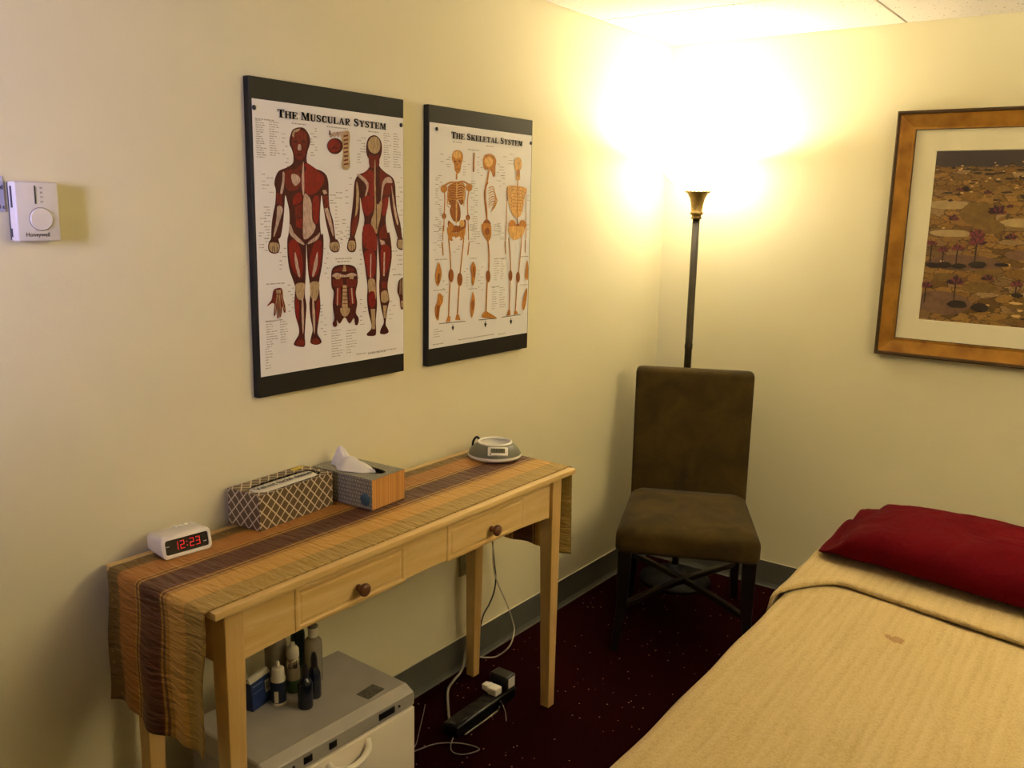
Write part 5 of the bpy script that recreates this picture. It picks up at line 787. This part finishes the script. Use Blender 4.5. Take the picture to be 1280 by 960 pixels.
b = MB(); b.loft([[(-.014, -.034, 0), (.014, -.034, 0), (.014, .034, 0), (-.014, .034, 0)], [(-.016, -.035, .02), (.016, -.035, .02), (.016, .035, .02), (-.016, .035, .02)], [(-.010, -.035, .072), (.010, -.035, .072), (.010, .035, .072), (-.010, .035, .072)]]); o = b.build('packet_body', mat('packet_blue', '#1c2f62', .4, var=.3, vscale=40), pk); mod(o, 'BEVEL', width=.003, segments=2)
b = MB(); b.loft([[(-.010, -.035, .072), (.010, -.035, .072), (.010, .035, .072), (-.010, .035, .072)], [(-.003, -.034, .083), (.003, -.034, .083), (.003, .034, .083), (-.003, .034, .083)]]); b.build('packet_top', wcap, pk)
b = MB(); X = lambda z: .0165-(z-.02)*.115
b.quad((X(.030)+.0004, .012, .030), (X(.030)+.0004, .028, .030), (X(.060)+.0004, .028, .060), (X(.060)+.0004, .012, .060)); bc = b.build('barcode_label', wcap, pk)
b = MB(); rnd = random.Random(2); z = .034
while z < .055:
    w = rnd.choice((.0006, .001, .0014)); b.quad((X(z)+.0007, .014, z), (X(z)+.0007, .026, z), (X(z+w)+.0007, .026, z+w), (X(z+w)+.0007, .014, z+w)); z += w+rnd.choice((.0007, .0012))
b.build('barcode', black, bc, fixn=False)
b = MB(); b.quad((X(.062)+.0004, -.030, .060), (X(.062)+.0004, .006, .060), (X(.065)+.0004, .006, .064), (X(.065)+.0004, -.030, .064)); b.quad((X(.045)+.0006, -.030, .045), (X(.045)+.0006, .004, .045), (X(.047)+.0006, .004, .047), (X(.047)+.0006, -.030, .047)); b.build('printed_bands', mat('pale_blue_print', '#66749c', .5), pk, fixn=False)

# ------------------------------------------------------------------ socket, power strip and leads
so = thing('wall_outlet', 'ivory wall outlet behind the rear table leg', 'outlet', (0, -1.315, .39))
b = MB(); b.box((.003, 0, 0), (.006, .072, .115), bev=.002); b.build('cover_plate', mat('outlet_ivory', '#a1946f', .45), so)
b = MB(); b.box((.007, 0, .022), (.003, .034, .030), bev=.001, seg=1); b.box((.007, 0, -.022), (.003, .034, .030), bev=.001, seg=1); b.build('receptacle', mat('outlet_ivory', ''), so)
pg = tag(None or (lambda b: (b.box((.022, 0, 0), (.026, .026, .034), bev=.004), b.build('power_plug', black, None, (0, -1.312, .372)))[1])(MB()), 'black plug pushed into the wall outlet', 'plug')
ps = thing('power_strip', 'black power strip lying on the carpet under the table', 'power strip', (.238, -1.525, 0), math.radians(1))
b = MB(); b.box((0, 0, .020), (.058, .30, .036), bev=.006, seg=3); b.build('housing', mat('strip_black', '#08080a', .3), ps, smooth=40)
for k in range(5):
    b = MB(); b.box((0, -.10+.045*k, .0385), (.030, .030, .002), bev=.0008, seg=1); b.build('socket', black, ps)
b = MB(); b.box((0, -.138, .039), (.018, .012, .004), bev=.001, seg=1); b.build('switch', mat('switch_grey', '#3a3d40', .3), ps)
ad = thing('white_adapter', 'white plug with a tapered grip on the power strip', 'plug', (.238, -1.455, .0395), 0)
b = MB(); b.box((0, 0, .012), (.034, .034, .024), bev=.004); b.build('plug_head', white, ad)
b = MB(); b.loft([[(-.044, -.012, .006), (-.044, .012, .006), (-.044, .012, .024), (-.044, -.012, .024)], [(-.016, -.016, .002), (-.016, .016, .002), (-.016, .016, .026), (-.016, -.016, .026)]]); o = b.build('plug_grip', white, ad); mod(o, 'BEVEL', width=.004, segments=2)
ab = thing('black_adapter', 'black power adapter with a pale end face at the far end of the power strip', 'adapter', (.236, -1.398, .0395))
b = MB(); b.box((-.010, 0, .022), (.070, .048, .044), bev=.005); b.build('adapter_body', black, ab)
b = MB(); b.box((.0256, 0, .022), (.0012, .032, .034)); b.build('end_label', white, ab)
cm = {'white_cord': (mat('white_cord', '#b9ae98', .5), .0024, 'thin white cord hanging from the table in a loop to the carpet', 'electrical_cable'),
      'black_cord': (mat('black_cord', '#15130f', .5), .0027, 'black cord hanging behind the rear right table leg', 'electrical_cable'),
      'grey_cord': (mat('grey_cord', '#8d8674', .35), .0042, 'thick grey cord running down from the wall outlet to the power strip', 'electrical_cable'),
      'loop_cord': (mat('loop_cord', '#8a8276', .5), .0017, 'thin pale cord looped on the carpet beside the cabinet', 'electrical_cable'),
      'thin_cord': (mat('loop_cord', ''), .0013, 'short thin cord rising from the carpet at the right side of the cabinet', 'electrical_cable'),
      'plug_cord': (mat('plug_cord', '#9a9284', .5), .0022, 'pale cord curving along the front of the power strip', 'electrical_cable'),
      'short_cord': (mat('loop_cord', ''), .0014, 'hair-thin cord dropping from the white plug to the carpet', 'electrical_cable')}
for k, (m, r, lb, nm) in cm.items():
    b = MB(); b.tube(spline([(max(.274, x), y, z) if k in ('plug_cord', 'short_cord') else (x, y, max(z, r+.0005)) for x, y, z in CORDS[k]], 8), r, 8); tag(b.build(nm, m), lb, 'cord', 'cords behind and under the table')

# ------------------------------------------------------------------ upholstered chair
CH = thing('upholstered_chair', 'olive brown velvet side chair with dark legs in the corner in front of the lamp', 'chair', (.463, -.587, 0), math.radians(25.5))
VEL = NT('olive_velvet'); v = VEL.coord()
n1 = VEL.n('TexNoise', i_Scale=9.0, i_Detail=3.0, i_Distortion=.8); VEL.l(v, n1.inputs['Vector']); n2 = VEL.n('TexNoise', i_Scale=300.0, i_Detail=2.0); VEL.l(v, n2.inputs['Vector'])
VEL.l(VEL.ramp(VEL.math('ADD', VEL.math('MULTIPLY', n1.outputs['Fac'], .7), VEL.math('MULTIPLY', n2.outputs['Fac'], .3)), [(.32, '#2e240e'), (.68, '#4a3a16')]), VEL.b.inputs['Base Color'])
VEL.b.inputs['Roughness'].default_value = .85; VEL.b.inputs['Sheen Weight'].default_value = .06; VEL.b.inputs['Sheen Roughness'].default_value = .4; VEL.b.inputs['Specular IOR Level'].default_value = .15
VEL.bump(n2.outputs['Fac'], .2, .002)
legm = wood('espresso_wood', '#0c0705', '#150c08', axis='Z', rough=.35)
def cushion(rings_fn, n, m=40):
    pass
# seat: rounded trapezoid loft
def rr(w0, w1, y0, y1, r, z, k=5):
    "rounded trapezoid, half-width w0 at y0 (front) and w1 at y1 (back)"
    out = []
    for x, y, a0 in ((w1-r, y1-r, 0), (-w1+r, y1-r, 90), (-w0+r, y0+r, 180), (w0-r, y0+r, 270)):
        for i in range(k+1):
            a = math.radians(a0+90*i/k); out.append(Vector((x+r*math.cos(a), y+r*math.sin(a), z)))
    return out
b = MB(); R = []
for ins, z in ((.012, .368), (.003, .373), (0, .382), (0, .40), (.0, .425), (.002, .438), (.008, .450), (.018, .459), (.032, .466)):
    R.append(rr(.248-ins, .226-ins, -.240+ins, .250-ins*.4, .030, z))
for f, z in ((.75, .474), (.5, .479), (.25, .481)): 
    R.append([Vector((p.x*f, p.y*f, z)) for p in R[8]])
b.loft(R, smooth=True); st_ = b.build('seat', VEL.m, CH, smooth=60)
# backrest: leaning slab with soft edges
b = MB(); R = []
N = 14
def bk(z, ins, th, w):
    y = .246 + (z-.40)*.135
    out = []
    r = .014
    for x, yy, a0 in ((w-r, th-r, 0), (-w+r, th-r, 90), (-w+r, r, 180), (w-r, r, 270)):
        for i in range(5):
            a = math.radians(a0+90*i/4); bul = -.010*math.cos(x/w*1.4)*math.sin(min(1, max(0, (z-.42)/.5))*PI) if a0 >= 180 else 0
            out.append(Vector((x+r*math.cos(a), y+yy+r*math.sin(a)+bul, z)))
    return out
zs = [.37+(.915-.37)*k/N for k in range(N+1)]
for z in zs: R.append(bk(z, 0, .066, .224+.006*(z-.37)/.55))
for z, th, w in ((.924, .064, .2285), (.930, .058, .226), (.9345, .048, .220), (.9365, .036, .212)):
    q = bk(z, 0, th, w); R.append([p+Vector((0, (.066-th)/2, 0)) for p in q])
b.loft(R, smooth=True); b.build('backrest', VEL.m, CH, smooth=60)
# welt piping round the edge of the back
b = MB(); P = [bk(z, 0, .066, .224+.006*(z-.37)/.55) for z in zs]
def legc(pts, hs, nm='leg'):
    b = MB(); R = []
    for (x, y, z), h in zip(pts, hs): R.append([(x-h, y-h, z), (x+h, y-h, z), (x+h, y+h, z), (x-h, y+h, z)])
    b.loft(R); o = b.build(nm, legm, CH); mod(o, 'BEVEL', width=.003, segments=2); return o
for s_ in (-1, 1):
    x = s_*.214
    legc([(x*1.10, -.232, 0), (x*1.05, -.222, .08), (x*1.01, -.213, .17), (x, -.208, .26), (x, -.207, .372)], [.013, .015, .018, .0215, .024])
    x = s_*.200
    legc([(x*1.05, .330, 0), (x*1.02, .295, .10), (x, .268, .22), (x, .258, .372)], [.014, .016, .019, .021])
for s_ in (-1, 1):
    b = MB(); pts = spline([(-.208*s_, -.212, .165), (-.10*s_, -.08, .175 if s_ > 0 else .174), (0, .03, .180 if s_ > 0 else .1795), (.10*s_, .15, .176), (.198*s_, .268, .168)], 6)
    R = []
    for i, p in enumerate(pts):
        t = (pts[min(i+1, len(pts)-1)]-pts[max(0, i-1)]); t.z = 0; t.normalize(); q = Vector((-t.y, t.x, 0))*.010; h = Vector((0, 0, .011 if s_ > 0 else .0105))
        R.append([p-q-h, p+q-h, p+q+h, p-q+h])
    b.loft(R); o = b.build('cross_stretcher', legm, CH); mod(o, 'BEVEL', width=.003, segments=2)

# ------------------------------------------------------------------ massage table, blanket and pillow
MT = thing('massage_table', 'padded massage table under the beige blanket on the right', 'massage table', (1.1347, -.93, 0), math.radians(1.21))
TW, TL, TT = .735, 2.02, .66
b = MB(); b.box((TW/2, -TL/2, .605), (TW-.012, TL, .085), bev=.025, seg=4); b.build('padded_top', mat('tan_vinyl', '#8a7450', .5), MT, smooth=40)
lgm = wood('beech_leg', '#b08a58', '#c49c68', axis='Z')
b = MB(); b.box((TW/2, -TL/2, .545), (TW-.05, TL-.08, .034), bev=.004); b.build('frame', lgm, MT)
for xx in (.07, TW-.07):
    for yy in (-.12, -TL+.12):
        b = MB(); b.box((xx, yy, .266), (.045, .045, .53), bev=.005); b.build('leg', lgm, MT)
for yy in (-.12, -TL+.12):
    b = MB(); b.box((TW/2, yy, .20), (TW-.16, .02, .05), bev=.003); b.build('stretcher', lgm, MT)
def blanket_mat(name, c0, c1, c2, stain):
    B_ = NT(name); v = B_.coord()
    s = B_.n('SeparateXYZ'); B_.l(v, s.inputs[0])
    nz = B_.n('TexNoise', i_Scale=1.0, i_Detail=2.0); B_.l(B_.coord('Object', (60, 5, 5)), nz.inputs['Vector'])
    nb = B_.n('TexNoise', i_Scale=260.0, i_Detail=2.0); B_.l(v, nb.inputs['Vector'])
    rib = B_.math('SINE', B_.math('ADD', B_.math('MULTIPLY', s.outputs[0], 2*PI/.021), B_.math('MULTIPLY', nz.outputs['Fac'], 6.0)))
    rib2 = B_.math('SINE', B_.math('MULTIPLY', s.outputs[1], 2*PI/.008))
    rib = B_.math('ADD', B_.math('MULTIPLY', rib, .30), B_.math('MULTIPLY', rib2, .15))
    f = B_.math('ADD', B_.math('MULTIPLY', B_.math('ADD', rib, 1.0), .10), B_.math('ADD', B_.math('MULTIPLY', nb.outputs['Fac'], .55), B_.math('MULTIPLY', nz.outputs['Fac'], .25)))
    c = B_.ramp(f, [(.25, c0), (.5, c1), (.8, c2)])
    if stain:
        pt = B_.n('VectorMath', operation='DISTANCE'); w = B_.n('VectorMath', operation='MULTIPLY_ADD')
        n3 = B_.n('TexNoise', i_Scale=90.0, i_Detail=2.0); B_.l(v, n3.inputs['Vector']); w.inputs[1].default_value = (.020, .020, 0); B_.l(n3.outputs['Color'], w.inputs[0]); B_.l(v, w.inputs[2])
        B_.l(w.outputs[0], pt.inputs[0]); pt.inputs[1].default_value = stain
        m1 = B_.math('LESS_THAN', pt.outputs['Value'], .0155)
        pt2 = B_.n('VectorMath', operation='DISTANCE'); B_.l(w.outputs[0], pt2.inputs[0]); pt2.inputs[1].default_value = (stain[0]-.018, stain[1]+.006, stain[2]); m2 = B_.math('LESS_THAN', pt2.outputs['Value'], .009)
        c = B_.mix(B_.math('MULTIPLY', B_.math('MAXIMUM', m1, m2), .6), c, '#8a5c34')
    B_.l(c, B_.b.inputs['Base Color']); B_.b.inputs['Roughness'].default_value = .95; B_.b.inputs['Sheen Weight'].default_value = .1; B_.b.inputs['Specular IOR Level'].default_value = .1
    B_.bump(f, .55, .006); return B_.m
STX, STY = STAIN
bm1 = blanket_mat('beige_blanket', BLK[0], BLK[1], BLK[2], (STX+.010, STY+.010, TT))
from mathutils import noise
def drape(u, y, z0, x0, x1, drop, r, wav=0, k=0):
    "profile across the table: hang left, over the edge, flat, hang right"
    q = PI*r/2; segs = [drop, q, x1-x0-2*r, q, drop]; s = u*sum(segs)
    if s < segs[0]: x, z = x0 - .010*(1-s/drop) + wav*(1-s/drop)*math.sin(y*9+k), z0-r-(drop-s)
    elif s < segs[0]+q: a = (s-segs[0])/r; x, z = x0+r-r*math.cos(a), z0-r+r*math.sin(a)
    elif s < sum(segs[:3]): x, z = x0+r+(s-segs[0]-q), z0
    elif s < sum(segs[:4]): a = (s-sum(segs[:3]))/r; x, z = x1-r+r*math.sin(a), z0-r+r*math.cos(a)
    else: x, z = x1+.010*(s-sum(segs[:4]))/drop, z0-r-(s-sum(segs[:4]))
    return x, z
def blk(u, v):
    y = .004 + (-TL-.03)*v
    x, z = drape(u, y, TT, -.012, TW+.006, .20, .022, .012)
    x += .0015*math.sin(y*23) if x < .03 else 0
    z += .0025*noise.noise(Vector((x*5, y*3, 0)))
    return Vector((x, y, z))
b = MB(); b.grid(blk, 90, 150); bl = b.build('blanket', bm1, None, MT.location, MT.rotation_euler, smooth='all'); mod(bl, 'SOLIDIFY', thickness=.006, offset=-1)
tag(bl, 'beige ribbed blanket with a small brown stain spread over the massage table', 'blanket')
bm2 = blanket_mat('beige_blanket_reverse', BLK2[0], BLK2[1], BLK2[2], None)
def hemy(x): return -.468 - .205*(x-.115) - .135*max(0, (.105-x)/.105)**1.6
def flap(u, v):
    # v: 0 top at the head, then hem, rolled under
    x, z = drape(u, 0, TT+.0165, -.026, TW+.014, .055, .028)
    hy = hemy(max(-.02, x)); y0 = -.10
    L = y0-hy
    if v < .86: y = y0 - L*v/.86; d = .006*math.exp(-((hy-y)/.03)**2)*0; lift = 0
    else:
        a = (v-.86)/.14*PI*1.25; r = .0065; y = hy - r*math.sin(a); lift = -r*(1-math.cos(a))
    nrm = 1
    zz = z + (lift if x > -.012 else lift*.3) + (.003*math.sin(y*40+x*9)*.5 if v < .8 else 0) + .002*math.exp(-((y-hy-.012)/.008)**2)
    if x <= -.012: x -= lift*.6
    return Vector((x, y, zz - (.012*max(0, 1-v/.3))))
b = MB(); b.grid(flap, 90, 60); fo = b.build('folded_edge', bm2, bl, smooth='all'); mod(fo, 'SOLIDIFY', thickness=.005, offset=-1)

PL = thing('pillow', 'dark red pillow at the head of the massage table', 'pillow', (1.488, -1.140, TT+.022), math.radians(-8.5))
RED_ = NT('red_pillowcase'); v = RED_.coord(); n1 = RED_.n('TexNoise', i_Scale=500.0, i_Detail=2.0); RED_.l(v, n1.inputs['Vector'])
RED_.l(RED_.ramp(n1.outputs['Fac'], [(.3, PIL[0]), (.7, PIL[1])]), RED_.b.inputs['Base Color']); RED_.b.inputs['Roughness'].default_value = .8; RED_.b.inputs['Specular IOR Level'].default_value = .05
n2 = RED_.n('TexNoise', i_Scale=7.0, i_Detail=3.0, i_Distortion=1.0); RED_.l(v, n2.inputs['Vector']); RED_.bump(n2.outputs['Fac'], .8, .03)
HX, HY, HZ = .32, .192, .066
def pil(u, v):
    # u along length (0 = right end .. 1 = open mouth at left), v around the section
    ph = 2*PI*v; c, s = math.cos(ph), math.sin(ph)
    e = lambda t, p: math.copysign(abs(t)**p, t)
    if u < .80:
        t = u/.80; x = HX - (HX+.265)*t; q = (x/HX)
        f = max(0, 1-abs(q)**4.5)**.5 if q > 0 else max(.30, (1-abs(q)**3.2)**.55)
        w = 1-.05*abs(q)**4 if q > 0 else 1
        if q > .98: w *= .97
    else:
        t = (u-.80)/.20; lip = .100 - .055*(1+math.sin(ph-.9))/2; x = -.265 - lip*t
        f = .42*(1-t)+.16*t; w = 1 - .03*t
    y = HY*w*e(c, .85)*(.97 if f > .9 else 1); z = HZ*(1+f*e(s, .9)) if s > 0 else HZ*(1-f**.5*abs(s)**.6*1.0)
    if u < .02: y *= .9
    mid = HZ*(.55 if u < .8 else .55)
    z = mid + (f*HZ*1.18*e(s, .75) if s > 0 else -min(f, 1)**.6*mid*abs(s)**.5*.98)
    if u > .70:
        t = min(1, (u-.70)/.3); z += t*(.016*math.sin(c*4.2+.6) - .020 + .022*(c+.2)*(1 if s > 0 else .25))
        z = max(z, .004 + (.006 if s > 0 else 0))
    z += .005*math.sin(x*16+y*9)*max(0, s)*f + .007*noise.noise(Vector((x*7+y*3, y*12-x*2, 3)))*max(0, s) + .003*noise.noise(Vector((x*22, y*16, 7)))*max(0, s)
    return Vector((x, y, max(z, .002)))
b = MB(); b.grid(pil, 70, 56); bmesh.ops.remove_doubles(b.bm, verts=b.bm.verts, dist=1e-5)
e0 = [e for e in b.bm.edges if e.is_boundary and all(abs(v.co.x-HX) < 1e-4 for v in e.verts)]
if e0: bmesh.ops.holes_fill(b.bm, edges=e0)
pc = b.build('pillowcase', RED_.m, PL, smooth='all'); mod(pc, 'SOLIDIFY', thickness=.0015, offset=-1)
b = MB(); b.lathe([(0, -.274), (.02, -.268), (.028, -.24), (.031, -.1), (.031, .1), (.024, .22), (0, .235)], seg=24, axis='X'); 
for v_ in b.bm.verts: v_.co = Vector((v_.co.x, v_.co.y*5.0, .034+v_.co.z*.85))
b.build('inner_pillow', mat('white_ticking', '#d8d0c0', .8), PL, smooth='all')
